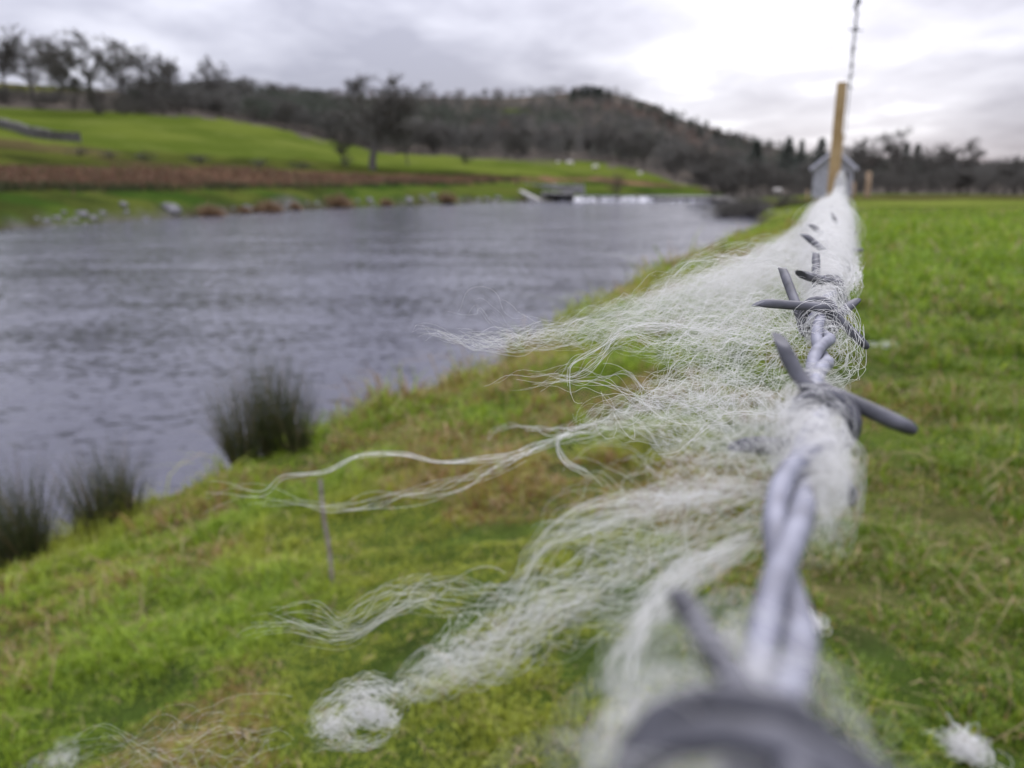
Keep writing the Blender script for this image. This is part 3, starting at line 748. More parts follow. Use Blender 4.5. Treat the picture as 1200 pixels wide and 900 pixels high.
def tussock(x, y, z, R_, hgt, n, c1, c2, name, label, cat, group=None, seed=0, lean=.8, wd=.02, mat=None, bend=None):
    r = np.random.default_rng(seed); a = r.random(n) * 6.283; q = np.sqrt(r.random(n))
    px_ = q * np.cos(a) * R_ * .45; py_ = q * np.sin(a) * R_ * .45
    M = 6; t = np.linspace(0, 1, M)[None, :, None]
    base = np.stack([px_, py_, np.zeros(n) - .03], 1)[:, None, :]
    tilt = lean * (q * .9 + r.normal(0, .14, n))
    dirr = np.stack([np.cos(a) * tilt, np.sin(a) * tilt, np.ones(n)], 1)
    if bend is not None: dirr[:, :2] += np.array(bend)[None]
    dirr /= np.linalg.norm(dirr, axis=1, keepdims=True); L_ = hgt * r.uniform(.45, 1.08, n)
    P_ = base + dirr[:, None, :] * (t * L_[:, None, None])
    P_[:, :, 2] -= (t[:, :, 0] ** 2) * (L_ * tilt ** 2 * .35)[:, None]
    rad = (wd * r.uniform(.6, 1.2, n))[:, None] * (1.02 - np.linspace(0, 1, M))[None] ** .6
    V, Fq = tubes_np(P_, rad, 3, seed)
    cc = np.array(c1) + (np.array(c2) - np.array(c1)) * r.random((n, 1)); cc = np.repeat(cc, M * 3, axis=0)
    o = mesh_np(name, V, Fq, mat or m_blade, None, True, cc); o.location = (x, y, z); return tag(o, label, cat, group)
for i, (px, py, wp, lb) in enumerate(((246, 254, 34, 'round orange-tan grass tussock on the far bank, leftmost and fullest'), (316, 249, 30, 'orange-tan tussock in the middle of the far bank, near the water'),
        (396, 243.5, 34, 'wide flat tan tussock on the far bank below the tall lone tree'), (345, 245, 16, 'small pale tan tussock between the middle and the wide one'), (285, 249, 15, 'small brown tussock between the fullest and the middle one'),
        (452, 240, 16, 'small tan tussock on the far bank right of the wide one'), (523, 238, 26, 'tan tussock on the far bank furthest towards the weir'), (300, 248, 12, 'tiny brown tussock touching the left side of the middle one'))):
    x, y, z = ground_px(px, py, 30); R_ = wp / 2 / F * y
    tussock(x, y, z, R_ * 1.1, R_ * 1.15, 700, (.24, .15, .08), (.42, .30, .19), 'grass_tussock', lb, 'tussock', seed=i, lean=1.5, wd=.02)

# ------------------------------------------------------------------ sheep in the far field
m_fleece = simple_mat('sheep_fleece', (.55, .52, .46), (.75, .72, .66), 12, .95, bump=.02)
m_face = simple_mat('sheep_face', (.25, .23, .21), (.4, .38, .35), 12, .9)
def make_sheep():
    V = [(0, .42, .62), (0, .15, .66), (0, -.15, .66), (0, -.42, .62), (0, .60, .72), (0, .74, .66), (0, .84, .56)]
    R_ = [.22, .29, .30, .23, .13, .10, .055]; E = [(1, 0), (1, 2), (2, 3), (0, 4), (4, 5), (5, 6)]
    for sx in (-1, 1):
        for y0, par in ((.38, 0), (-.38, 3)):
            i = len(V); V += [(sx * .13, y0, .40), (sx * .13, y0 + .01, .2), (sx * .13, y0, .02)]; R_ += [.075, .035, .032]; E += [(par, i), (i, i + 1), (i + 1, i + 2)]
        i = len(V); V += [(sx * .13, .70, .70)]; R_ += [.03]; E += [(5, i)]
    i = len(V); V += [(0, -.62, .5)]; R_ += [.05]; E += [(3, i)]
    me = bpy.data.meshes.new('sk'); me.from_pydata(V, E, []); o = bpy.data.objects.new('sk', me); C.objects.link(o)
    md = o.modifiers.new('s', 'SKIN')
    for k_, sv in enumerate(me.skin_vertices[0].data): sv.radius = (R_[k_], R_[k_]); sv.use_root = (k_ == 1)
    s2 = o.modifiers.new('ss', 'SUBSURF'); s2.levels = 2
    dg = bpy.context.evaluated_depsgraph_get(); m2 = bpy.data.meshes.new_from_object(o.evaluated_get(dg))
    bpy.data.objects.remove(o); m2.materials.clear(); m2.materials.append(m_fleece); m2.materials.append(m_face)
    for p_ in m2.polygons:
        c = p_.center; p_.use_smooth = True
        p_.material_index = 1 if (c.y > .66 or c.z < .33) else 0
    m2.name = 'sheep'; return m2
SM = make_sheep()
def sheep(px, py, rz, label, ymin=100, s=1.):
    x, y, z = ground_px(px, py, ymin); o = bpy.data.objects.new('sheep', SM); C.objects.link(o)
    o.location = (x, y, z); o.rotation_euler = (0, 0, rz); o.scale = (s, s, s); return tag(o, label, 'sheep', 'sheep grazing beyond the river')
sheep(668, 196, 1.4, 'white sheep side-on at the top of the green field beyond the weir', s=1.15)
sheep(697, 200, -1.3, 'white sheep lower down the field, right of the side-on one', s=1.05)
sheep(750, 207, .6, 'sheep furthest right in the field, close to the wood', s=.9)
sheep(654, 194, 2.4, 'pale small sheep at the left of the flock by the wood', s=.75)
o = sheep(912, 228, 1.5, 'white sheep standing by itself on the grass left of the hut', ymin=60, s=.8)

# ------------------------------------------------------------------ near bank: rush clumps, stake, stems
m_rush = attr_mat('rush_stems', .6, .1)
def rush(px, py, wpx, hpx, n, label, seed, lean=.42, parts=5):
    for _k in range(40):
        x, y, z = ground_px(px, py, 1.6, 40)
        if z > WATER + .28: break
        py += 2
    dist = math.hypot(y, ZC - z); s = dist / F; rg2 = np.random.default_rng(seed); VS = []; CS = []
    for k in range(parts):
        ox = rg2.uniform(-.42, .42) * wpx * s; oy = rg2.uniform(-.16, .16) * wpx * s; m_ = int(n / parts * rg2.uniform(.6, 1.4)); hh = hpx * s * rg2.uniform(.68, 1.1); R_ = wpx * s * rg2.uniform(.16, .26)
        a = rg2.random(m_) * 6.283; q = np.sqrt(rg2.random(m_)); t = np.linspace(0, 1, 7)[None, :, None]
        zb = H(np.array([x + ox]), np.array([y + oy]))[0] - z
        base = np.stack([ox + q * np.cos(a) * R_ * .6, oy + q * np.sin(a) * R_ * .6, np.full(m_, zb - .03)], 1)[:, None, :]
        tl = lean * (q * .8 + rg2.normal(0, .22, m_)); dr = np.stack([np.cos(a) * tl - .05, np.sin(a) * tl, np.ones(m_)], 1); dr /= np.linalg.norm(dr, axis=1, keepdims=True)
        Ln = hh * rg2.uniform(.3, 1.12, m_) ** .8; Q = base + dr[:, None, :] * (t * Ln[:, None, None])
        Q += np.stack([np.cos(a + 1), np.sin(a + 1), -.25 + 0 * a], 1)[:, None, :] * (t ** 2.5) * (Ln * rg2.normal(0, .13, m_))[:, None, None]
        snap = rg2.random(m_) < .12; Q[snap, 4:, 2] -= (np.arange(1, 4) * .05)[None] * 1.0
        rad = (.0014 * rg2.uniform(.6, 1.3, m_))[:, None] * (1.02 - np.linspace(0, 1, 7))[None] ** .5
        V, Fq = tubes_np(Q, rad, 3, seed + k); VS.append((V, Fq))
        u_ = rg2.random((m_, 1)); cc_ = np.array((.028, .036, .014)) * (1 - u_) + np.array((.11, .125, .045)) * u_
        cc_ = np.where(rg2.random((m_, 1)) < .13, np.array((.26, .19, .10)) * (.6 + .6 * u_), cc_); CS.append(np.repeat(cc_, 21, axis=0))
    V, Fq = merge(VS); o = mesh_np('rush_clump', V, Fq, m_rush, None, True, np.concatenate(CS)); o.location = (x, y, z)
    return tag(o, label, 'rushes')
rush(318, 532, 100, 132, 1500, 'full dark green rush clump on the edge of the bank', 1)
rush(118, 604, 66, 126, 520, 'loose rush clump at the left with a few taller sprigs', 2, lean=.5)
rush(30, 640, 44, 148, 520, 'darker rush clump nearest the left edge', 3, lean=.45)
rush(8, 650, 70, 48, 420, 'low dark scrub of dead stems in the left corner of the bank', 4, lean=1.1)
rush(92, 600, 18, 118, 16, 'few tall thin stems sticking up between the two left clumps', 5, lean=.3, parts=2)
for i, (px, py, hp, lb) in enumerate(((738, 343, 17, 'short dark stub of stems at the waterline beyond the wool'), (563, 428, 16, 'dark stub of stems on the bank edge above the rush clump'), (521, 444, 12, 'smallest dark stub of stems on the bank edge'),
                                      (722, 340, 12, 'low leafy tuft beside the stub at the waterline'), (850, 296, 16, 'far grey weed tuft on the bank just before the fluff'))):
    x, y, z = ground_px(px, py, 2, 40); s = y / F
    tussock(x, y, z, 7 * s, hp * s, 60, (.03, .028, .02), (.09, .08, .05), 'weed_stub', lb, 'weed', seed=20 + i, lean=.25, wd=.3 * s, mat=m_rush)
# thin stake in the turf
x, y, z = ground_px(389, 684, 1.3, 40); xt = np.array([x, y, z])
dst = math.hypot(y, ZC - z); k_ = 1.0
rt = ray(375, 561); tp = np.array([rt[0] / rt[1] * y, y, ZC + y * rt[2] / rt[1]])
ptsS = catmull(np.array([xt - (0, 0, .03), xt * .66 + tp * .34 + (.004, 0, 0), xt * .33 + tp * .67 + (-.002, 0, 0), tp]), 14)
v, f = tubes_np((ptsS - xt)[None], np.linspace(.0064, .0052, 14)[None], 8)
m_stake = simple_mat('bleached_stick', (.16, .12, .11), (.40, .35, .33), 60, .85, bump=.001)
o = mesh_np('stick', v, f, m_stake); o.location = tuple(xt); tag(o, 'thin bleached stick standing upright in the turf below the bank edge', 'stick')
for px, py, ln, rz, lb in ((84, 606, .09, 2.5, 'pale cut stem lying at the foot of the left rush clumps'),):
    x, y, z = ground_px(px, py, 1.6, 40); v, f = tubes_np(np.array([[[-ln, 0, .0], [0, 0, .02], [ln, .01, .03]]]), .007, 7)
    o = mesh_np('cut_stem', v, f, m_oldwood); o.location = (x, y, z + .01); o.rotation_euler = (0, 0, rz); tag(o, lb, 'stem')

# ------------------------------------------------------------------ turf: blades of grass, moss and straw
r = np.random.default_rng(77)
n = 520000
rr = 1.0 * np.exp(r.random(n) ** .9 * math.log(26)); aa = np.radians(r.uniform(-47, 50, n))
gx_ = rr * np.sin(aa); gy_ = rr * np.cos(aa); d_, s_ = to_ds(gx_, gy_); sd_g = sdist(gx_, gy_, poly)
keep = (d_ < 5) & (sd_g > .22)
gx_, gy_, rr = gx_[keep], gy_[keep], rr[keep]; n = len(gx_)
gz_ = H(gx_, gy_); cl = fbm(gx_, gy_, 3.5, 3, 2); cb_ = fbm(gx_, gy_, 1.6, 4, 0); cg_ = fbm(gx_, gy_, .8, 3, 4)
grow_ = np.clip(rr / 2.0, .8, 5)
hts = r.uniform(.014, .046, n) * (.4 + 1.5 * sstep(.35, .68, cl)) * np.where(r.random(n) < .06, 1.7, 1) * grow_ ** .55
wid = r.uniform(.0011, .0024, n) * grow_
lean = r.uniform(.2, 1.3, n)
edge_ = sdist(gx_, gy_, poly) < .75; hts = hts * np.where(edge_ & (r.random(n) < .35), 2.1, 1)
u = r.random((n, 1))
g1 = np.array((.08, .15, .012)); g2 = np.array((.38, .50, .045)); g3 = np.array((.36, .37, .05)); st = np.array((.36, .27, .14)); br_ = np.array((.22, .13, .05))
cc = g1 * (1 - u) + g2 * u
hol_ = sstep(.50, .36, fbm(gx_, gy_, 5.0, 3, 5)) if False else 1 - sstep(.34, .47, fbm(gx_, gy_, 5.0, 3, 5)); hts = hts * (1 - .6 * hol_)
yel = (sstep(.42, .62, cg_) * .75)[:, None]; cc = cc * (1 - yel) + (g3 * (.6 + .6 * u)) * yel
bm_ = sstep(.47, .62, cb_); isbr = (r.random(n) < bm_ * .55)[:, None]; cc = np.where(isbr, br_ * (.8 + 1.0 * u), cc)
dm_ = to_ds(gx_, gy_)[0] + (fbm(gx_, gy_, 1.3, 3, 1) - .5) * 1.4
rt_ = (r.random(n) < sstep(.45, -.35, dm_))[:, None]
cc = np.where(rt_ & (u < .93), (g1 * (1 - u) + g2 * u) * np.array((.70, .75, .62)) * (.94 + .35 * sstep(2, 9, rr))[:, None], cc)  # right-hand sward tint; brightening with distance stands in for lit blade tips
straw = r.random(n) < (.022 + .05 * bm_); cc = np.where(straw[:, None], st * (.7 + .6 * u), cc)
hts = np.where(straw, hts * r.uniform(1., 2.2, n), hts); lean = np.where(straw, r.uniform(.8, 2, n), lean)
m_grass = attr_mat('grass_blades', .55, .35, spec=.3)
o = blades('grass', np.stack([gx_, gy_, gz_ - .004], 1), hts, wid, lean, cc, m_grass, 8)
tag(o, 'short mossy pasture grass with brown and straw-coloured patches', 'grass', kind='stuff')
# ------------------------------------------------------------------ barbed wire fence: posts, lower wire in focus, upper wire overhead
m_galv, nt, b = mat_new('galvanised_steel')
tn = nt.nodes.new('ShaderNodeTexCoord'); nn = nt.nodes.new('ShaderNodeTexNoise'); nn.inputs['Scale'].default_value = 260; nn.inputs['Detail'].default_value = 5
rmp = nt.nodes.new('ShaderNodeValToRGB'); rmp.color_ramp.elements[0].color = (.13, .13, .16, 1); rmp.color_ramp.elements[1].color = (.25, .255, .31, 1)
rmp.color_ramp.elements[0].position = .3; rmp.color_ramp.elements[1].position = .65
nt.links.new(tn.outputs['Object'], nn.inputs['Vector']); nt.links.new(nn.outputs['Fac'], rmp.inputs[0]); nt.links.new(rmp.outputs[0], b.inputs['Base Color'])
b.inputs['Metallic'].default_value = .2; b.inputs['Roughness'].default_value = .62
bpn = nt.nodes.new('ShaderNodeBump'); bpn.inputs['Distance'].default_value = .00006; nt.links.new(nn.outputs['Fac'], bpn.inputs['Height']); nt.links.new(bpn.outputs[0], b.inputs['Normal'])
m_barb = m_galv.copy(); m_barb.name = 'dark_steel_points'  # copy of the wire's steel with darker colours, for the barbs
for nd in m_barb.node_tree.nodes:
    if nd.type == 'VALTORGB': nd.color_ramp.elements[0].color = (.05, .05, .058, 1); nd.color_ramp.elements[1].color = (.13, .13, .15, 1)
m_post = simple_mat('sawn_post_timber', (.30, .19, .08), (.50, .36, .19), 6, .85, bump=.002, bscale=40)

W0 = P(965, 385, 165)                                   # the wire where it is in focus
WD = np.array([SF, CF, 0.0])                            # its direction
WL = np.array([-CF, SF, 0.0]); UPV = np.array([0, 0, 1.])
def wpt(u, up=0, left=0): return W0 + WD * u + UPV * up + WL * left
S0 = float(W0 @ WD)
POST_S = 3.28
fence = empty('barbed_wire_fence', tuple(from_ds(0, POST_S)) + (0,), 'barbed wire fence with sheep wool caught on its lower wire and a squared timber post', 'fence')
FL = np.array(fence.location)
def fobj(name, V, Fq, mat, parent=None, smooth=True):
    return mesh_np(name, V - FL, Fq, mat, parent or fence, smooth)
def post(s, hgt=1.235, hw=.0175):
    c = W0 + WD * (s - S0) + WL * (.0085 + hw)
    gz = h1(c[0], c[1]) - .2; top = ZC + .352
    V = []
    rngp = np.random.default_rng(int(s * 10) + 50)
    for i in range(22):
        t = i / 21; zz_ = gz + (top - gz) * t
        for ax_, ay_ in ((-1, -1), (-.2, -1.04), (1, -1), (1.03, .1), (1, 1), (0, 1.02), (-1, 1), (-1.02, -.1)):
            p_ = c + WL * ax_ * hw * (1 + rngp.normal(0, .025)) + WD * ay_ * hw * (1 + rngp.normal(0, .025)); V.append([p_[0], p_[1], zz_ + (rngp.normal(0, .0008) if i else 0)])
    V.append([c[0], c[1], top + .002]); V = np.array(V)
    q = [[i * 8 + k, i * 8 + (k + 1) % 8, i * 8 + 8 + (k + 1) % 8, i * 8 + 8 + k] for i in range(21) for k in range(8)]
    q += [[168 + k, 168 + (k + 1) % 8, 176, 176] for k in range(8)]
    me = bpy.data.meshes.new('post'); me.from_pydata((V - FL).tolist(), [], [list(dict.fromkeys(x)) for x in q]); me.materials.append(m_post)
    o = bpy.data.objects.new('post', me); C.objects.link(o); o.parent = fence; return o
post(POST_S); post(6.6); post(-1.7)

STR = .00112                                             # strand radius
def wire_center(u, hgt):                                 # gentle sag and kinks of an old wire
    kink = .0009 * np.sin(u * 47 + 1) + .0006 * np.sin(u * 113)
    near = np.exp(-((u) / .35) ** 2)
    return W0[None] + WD[None] * u[:, None] + UPV[None] * (hgt + (kink * .6))[:, None] + WL[None] * (kink * (1))[:, None]
def twisted(u0, u1, hgt, pitch, ph):
    def dens(u): return .0012 if abs(u) < .6 else (.003 if abs(u) < 3.4 else .01)
    us = [u0]
    while us[-1] < u1: us.append(us[-1] + dens(us[-1]))
    u = np.array(us); c = wire_center(u, hgt if not np.isscalar(hgt) else np.full_like(u, hgt)); th = u / pitch * 2 * PI + ph
    out = []
    for k in (0, 1):
        a = th + k * PI
        p = c + (WL[None] * np.cos(a)[:, None] + UPV[None] * np.sin(a)[:, None]) * STR * 1.03
        out.append(tubes_np(p[None], STR, 10, 3))
    return merge(out)
U_END = 6.6 - S0; U_BEG = -1.7 - S0
V, Fq = twisted(U_BEG, U_END, 0.0, .046, 1.5); lower = fobj('lower_wire', V, Fq, m_galv)
V, Fq = twisted(U_BEG, U_END, .331, .05, .4); upper = fobj('upper_wire', V, Fq, m_galv)

BR = .00118
def barb(u, tips, hgt=0.0, turns=2, phase=0., rad=None, parent=None, coilr=None, dirn=1):
    """one barb: a point, two close wraps round both strands, a second point. tips are offsets (left, up, along) in m"""
    R0 = coilr or (2 * STR + BR * 1.0); pts = []; rds = []
    a0 = math.atan2(tips[0][1], tips[0][0]) + PI - dirn * PI / 2
    a1 = math.atan2(tips[1][1], tips[1][0]) - dirn * PI / 2
    turns = int(turns) - 1 + ((dirn * (a1 - a0)) % (2 * PI)) / (2 * PI)
    if turns < .6: turns += 1
    n = int(18 * turns)
    coil = []
    for i in range(n + 1):
        t = i / n; a = a0 + dirn * t * turns * 2 * PI
        coil.append(np.array([math.cos(a) * R0, math.sin(a) * R0, (t - .5) * turns * BR * 2.05]))
    e0 = np.array(tips[0], float); e1 = np.array(tips[1], float)
    bend0 = np.array(tips[2]) if len(tips) > 2 else np.zeros(3)
    def arm(tip, root, nseg=7, bend=None):
        return [root + (tip - root) * t + (bend if bend is not None else 0) * math.sin(PI * t) for t in np.linspace(0, 1, nseg)]
    A_ = arm(e0, coil[0], bend=bend0)[::-1][:-1]; B_ = arm(e1, coil[-1])[1:]
    pts = A_ + coil + B_
    rads = np.full(len(pts), BR if rad is None else rad)
    c = wire_center(np.array([u]), np.array([hgt]))[0]
    Wp = np.array([c + WL * p_[0] + UPV * p_[1] + WD * p_[2] for p_ in pts])
    V, Fq = tubes_np(Wp[None], rads[None], 9, 5)
    # sheared ends: slide each end ring along the wire so the cut is slanted
    for e_, (i0_, i1_) in enumerate(((0, 1), (len(pts) - 1, len(pts) - 2))):
        ax_ = Wp[i0_] - Wp[i1_]; ax_ /= np.linalg.norm(ax_); sl_ = slice(i0_ * 9, i0_ * 9 + 9); ring_ = V[sl_] - Wp[i0_]
        side_ = np.cross(ax_, np.array([.3, .2, 1.]) if e_ else np.array([1., .2, .1])); side_ /= np.linalg.norm(side_)
        V[sl_] = Wp[i0_] + ring_ * .86 + ax_[None] * (ring_ @ side_)[:, None] * 1.5
    m = len(pts); capv = np.array([Wp[0], Wp[-1]]); nV = len(V)
    V = np.concatenate([V, capv]); k = 9
    caps = [[(j + 1) % k, j, nV, nV] for j in range(k)] + [[(m - 1) * k + j, (m - 1) * k + (j + 1) % k, nV + 1, nV + 1] for j in range(k)]
    me = bpy.data.meshes.new('barb'); me.from_pydata((V - FL).tolist(), [], [list(f_) for f_ in Fq.tolist()] + [list(dict.fromkeys(f_)) for f_ in caps])
    for p_ in me.polygons: p_.use_smooth = len(p_.vertices) == 4
    me.materials.append(m_barb); o = bpy.data.objects.new('barb', me); C.objects.link(o); o.parent = parent or lower; return o
def off(u, x, y, zmm):
    """offset from the wire at u of the photo pixel (x, y) at depth z, in (left, up, along)"""
    q = P(x, y, zmm) - wpt(u); return (float(q @ WL), float(q @ UPV), float(q @ WD))
UC2, UC1 = -.064, -.1438
# nearest pair, close under the lens: a loose ring and a tight wrap
barb(UC1, (off(UC1, 806, 702, 52), off(UC1, 1130, 1000, 38)), turns=2, rad=.00082, coilr=.0058)
barb(UC1 - .012, (off(UC1 - .012, 600, 1060, 32), off(UC1 - .012, 1180, 1150, 32)), turns=1, rad=.0011, dirn=-1)
# second pair
barb(UC2 - .003, (off(UC2 - .003, 903, 390, 108), off(UC2 - .003, 1050, 492, 99), (.0008, -.0016, 0)), turns=2, rad=.00104)
barb(UC2 - .004, (off(UC2, 862, 502, 107), off(UC2, 985, 560, 100)), turns=1.5, dirn=-1)
# pair in sharp focus
barb(0.004, (off(0, 893, 362, 166), off(0, 1020, 412, 160)), turns=2, rad=.00098)
barb(0.010, (off(0, 921, 324, 182), off(0, 1009, 367, 172)), turns=2, dirn=-1, rad=.0011)
# receding pairs
barb(.060, (off(.062, 938, 320, 210), off(.062, 990, 360, 222)), turns=2)
barb(.066, (off(.062, 955, 297, 236), off(.062, 960, 368, 225)), turns=2, dirn=-1)
barb(.128, (off(.128, 946, 277, 288), off(.128, 996, 318, 280)), turns=2)
barb(.134, (off(.128, 972, 286, 300), off(.128, 955, 325, 285)), turns=2, dirn=-1)
barb(.196, (off(.196, 948, 262, 350), off(.196, 992, 297, 345)), turns=2)
rb = random.Random(4)
u = .262
while u < 2.95:
    for q in (0, 1):
        a = rb.uniform(0, 6.28); l_ = .0135; b2 = a + PI + rb.uniform(-.7, .7)
        barb(u + q * .006, ((math.cos(a) * l_, math.sin(a) * l_, rb.uniform(-.004, .004)), (math.cos(b2) * l_, math.sin(b2) * l_, rb.uniform(-.004, .004))), turns=2, dirn=(1, -1)[q])
    u += rb.uniform(.118, .138)
u = .35
while u < 3.0:
    a = rb.uniform(0, 6.28); l_ = .0135; b2 = a + PI + rb.uniform(-.7, .7)
    barb(u, ((math.cos(a) * l_, math.sin(a) * l_, 0), (math.cos(b2) * l_, math.sin(b2) * l_, 0)), hgt=.331, turns=2, parent=upper)
    u += .27

# ------------------------------------------------------------------ sheep wool caught on the barbs, streaming to the left in the wind
m_wool, nt, b = mat_new('sheep_wool')
b.inputs['Base Color'].default_value = (.96, .955, .94, 1); b.inputs['Roughness'].default_value = .6; b.inputs['Specular IOR Level'].default_value = .3
tr = nt.nodes.new('ShaderNodeBsdfTranslucent'); tr.inputs[0].default_value = (.96, .955, .94, 1); mxs = nt.nodes.new('ShaderNodeMixShader'); mxs.inputs[0].default_value = .5
nt.links.new(b.outputs[0], mxs.inputs[1]); nt.links.new(tr.outputs[0], mxs.inputs[2]); nt.links.new(mxs.outputs[0], nt.nodes['Material Output'].inputs[0])

def wool(path, n, width, rad, clumps=5, curl=(.5, 9), amp=.27, seed=0, seg=44, t0=(0, .35), t1=(.6, 1), spread=None, inner=.22):
    """fibres along a photo-placed path of (x, y, depth mm); width in mm at the path's points"""
    r = np.random.default_rng(seed); K = 160
    if 80 <= path[0][2] < 180 and n > 40: n = int(n * .72)
    C3 = catmull(np.array([P(*p_) for p_ in path]), K)
    wv = np.interp(np.linspace(0, 1, K), np.linspace(0, 1, len(width)), width) / 1000
    T_ = np.gradient(C3, axis=0); T_ /= np.linalg.norm(T_, axis=1, keepdims=True)
    A1 = np.cross(T_, UPV); A1 /= np.linalg.norm(A1, axis=1, keepdims=True) + 1e-9; A2 = np.cross(T_, A1)
    length = np.linalg.norm(np.diff(C3, axis=0), axis=1).sum()
    def field(m, fr, ):                       # smooth random functions of t, (m, K, 2)
        t = np.linspace(0, 1, K)[None, :, None]; o = 0
        for f_ in fr:
            o = o + r.normal(size=(m, 1, 2)) * np.sin(2 * PI * f_ * (t + r.random((m, 1, 2)))) / (f_ ** .6)
        return o + r.normal(size=(m, 1, 2)) * .7
    G = field(clumps, (.6, 1.3, 2.6)); gi = r.integers(0, clumps, n)
    ind = field(n, (.7, 1.9, 4.1, 8.)) * inner
    ex = (1 + (r.random((n, 1, 1)) < .12) * 1.5)
    offs = G[gi] * amp * .62 + ind * (ex if width[0] < 12 else 1.)
    offs = np.tanh(offs / .75) * .75 * wv[None, :, None]
    # crimp of the single fibre
    lam = curl[1] / 1000 * r.uniform(.6, 1.6, (n, 1)); ca = curl[0] / 1000 * r.uniform(.3, 1.3, (n, 1)) * (1 + 1.2 * (r.random((n, 1)) < .1))
    s = np.linspace(0, length, K)[None]; ph = r.random((n, 2)) * 6.283; wob = 1 + .5 * np.sin(s / lam * 1.7 + ph[:, :1] * 3)
    offs[:, :, 0] += ca * np.sin(2 * PI * s / lam + ph[:, :1]) * wob; offs[:, :, 1] += ca * np.cos(2 * PI * s / (lam * 1.2) + ph[:, 1:]) * wob
    Pt = C3[None] + A1[None] * offs[:, :, :1] + A2[None] * offs[:, :, 1:]
    a = r.uniform(*t0, n); b_ = r.uniform(*t1, n); tt = a[:, None] + (b_ - a)[:, None] * np.linspace(0, 1, seg)[None]
    fi = tt * (K - 1); i0 = np.clip(fi.astype(int), 0, K - 2); fr = (fi - i0)[:, :, None]; rows = np.arange(n)[:, None]
    Q = Pt[rows, i0] * (1 - fr) + Pt[rows, i0 + 1] * fr
    rd = rad / 1000 * r.uniform(.6, 1.3, (n, 1)) * (1 - .6 * np.linspace(0, 1, seg)[None] ** 3)
    return tubes_np(Q, rd, 3, seed)
def tangle(u, n, R_, rad, seed, stretch=.012, centre=(0, 0), loops=(2.0, 4.0), seg=70, sq=(1, 1)):
    """loops of fibre wound round the wire near u; R_ in mm"""
    r = np.random.default_rng(seed); t = np.linspace(0, 1, seg)[None]
    k = r.uniform(*loops, (n, 1)); ph = r.random((n, 1)) * 6.283; R1 = R_ / 1000 * r.uniform(.25, 1.0, (n, 1))
    ang = ph + k * 2 * PI * t + .6 * np.sin(2 * PI * t * 2.3 + ph * 5)
    rr_ = R1 * (.75 + .35 * np.sin(2 * PI * t * r.uniform(1, 3.5, (n, 1)) + ph * 3))
    al = r.normal(0, stretch, (n, 1)) + stretch * .8 * np.sin(2 * PI * t * r.uniform(.5, 2, (n, 1)) + ph * 7)
    cl_ = centre[0] / 1000 + R1 * .25 * r.normal(size=(n, 1)); cu = centre[1] / 1000 + R1 * .25 * r.normal(size=(n, 1))
    base = wpt(u)
    Q = base[None, None] + WL * (cl_ + rr_ * sq[0] * np.cos(ang))[:, :, None] + UPV * (cu + rr_ * sq[1] * np.sin(ang))[:, :, None] + WD * al[:, :, None]
    return tubes_np(Q, rad / 1000, 3, seed)
def ball(x, y, zmm, n, R_, rad, seed, sq=(1., .8, .7), seg=64):
    r = np.random.default_rng(seed); t = np.linspace(0, 1, seg)[None, :, None]
    A_ = r.normal(size=(n, 1, 3)); B_ = r.normal(size=(n, 1, 3)); D_ = r.normal(size=(n, 1, 3)); k = r.uniform(.5, 1.6, (n, 1, 1)); ph = r.random((n, 1, 3)) * 6.283
    Q = .33 * A_ * np.sin(2 * PI * k * t + ph) + .33 * B_ * np.cos(2 * PI * k * t * .8 + ph) + .18 * D_ + .08 * np.sin(2 * PI * 6 * t + ph * 3)
    Q = np.tanh(Q) * R_ / 1000 * np.array(sq)
    return tubes_np(P(x, y, zmm)[None, None] + Q, rad / 1000, 3, seed)
def tuft(parts, label, name='wool_tuft', group=None):
    V, Fq = merge(parts); c = V.mean(0)
    o = mesh_np(name, V - c, Fq, m_wool); o.location = tuple(c); return tag(o, label, 'wool tuft', group or 'tufts of sheep wool caught on the fence')

# 1. the nearest tuft, under the lens
tuft([tangle(UC1 + .004, 16, 6.5, .03, 1, .006, (3.5, 0)), tangle(UC1 + .010, 14, 5, .03, 2, .005, (3, -1)),
      wool([(885, 640, 72), (800, 690, 68), (745, 745, 62), (722, 830, 56), (735, 930, 50)], 46, [2, 2, 2.5, 3, 3], .03, 3, seed=3),
      wool([(900, 715, 60), (850, 745, 58), (800, 768, 56)], 22, [1, 1.2, 1.2], .03, 2, seed=4),
      wool([(955, 640, 72), (975, 600, 76), (985, 545, 88), (970, 500, 98)], 30, [2.5, 2.5, 2.5, 2], .03, 3, seed=5),
      wool([(830, 960, 36), (850, 905, 38), (900, 880, 39), (960, 900, 38), (1000, 960, 36)], 70, [3, 3, 3, 3, 3], .03, 5, seed=7),
      wool([(700, 960, 44), (745, 880, 47), (800, 850, 48), (850, 850, 46)], 60, [5, 5, 4, 3], .028, 5, seed=8),
      wool([(760, 960, 40), (815, 880, 44), (880, 835, 46), (990, 880, 43), (1080, 960, 40)], 26, [5, 5, 4, 5, 5], .03, 5, seed=6)],
     'nearest and most blurred wool tuft, wound round the barbs under the lens at the bottom')
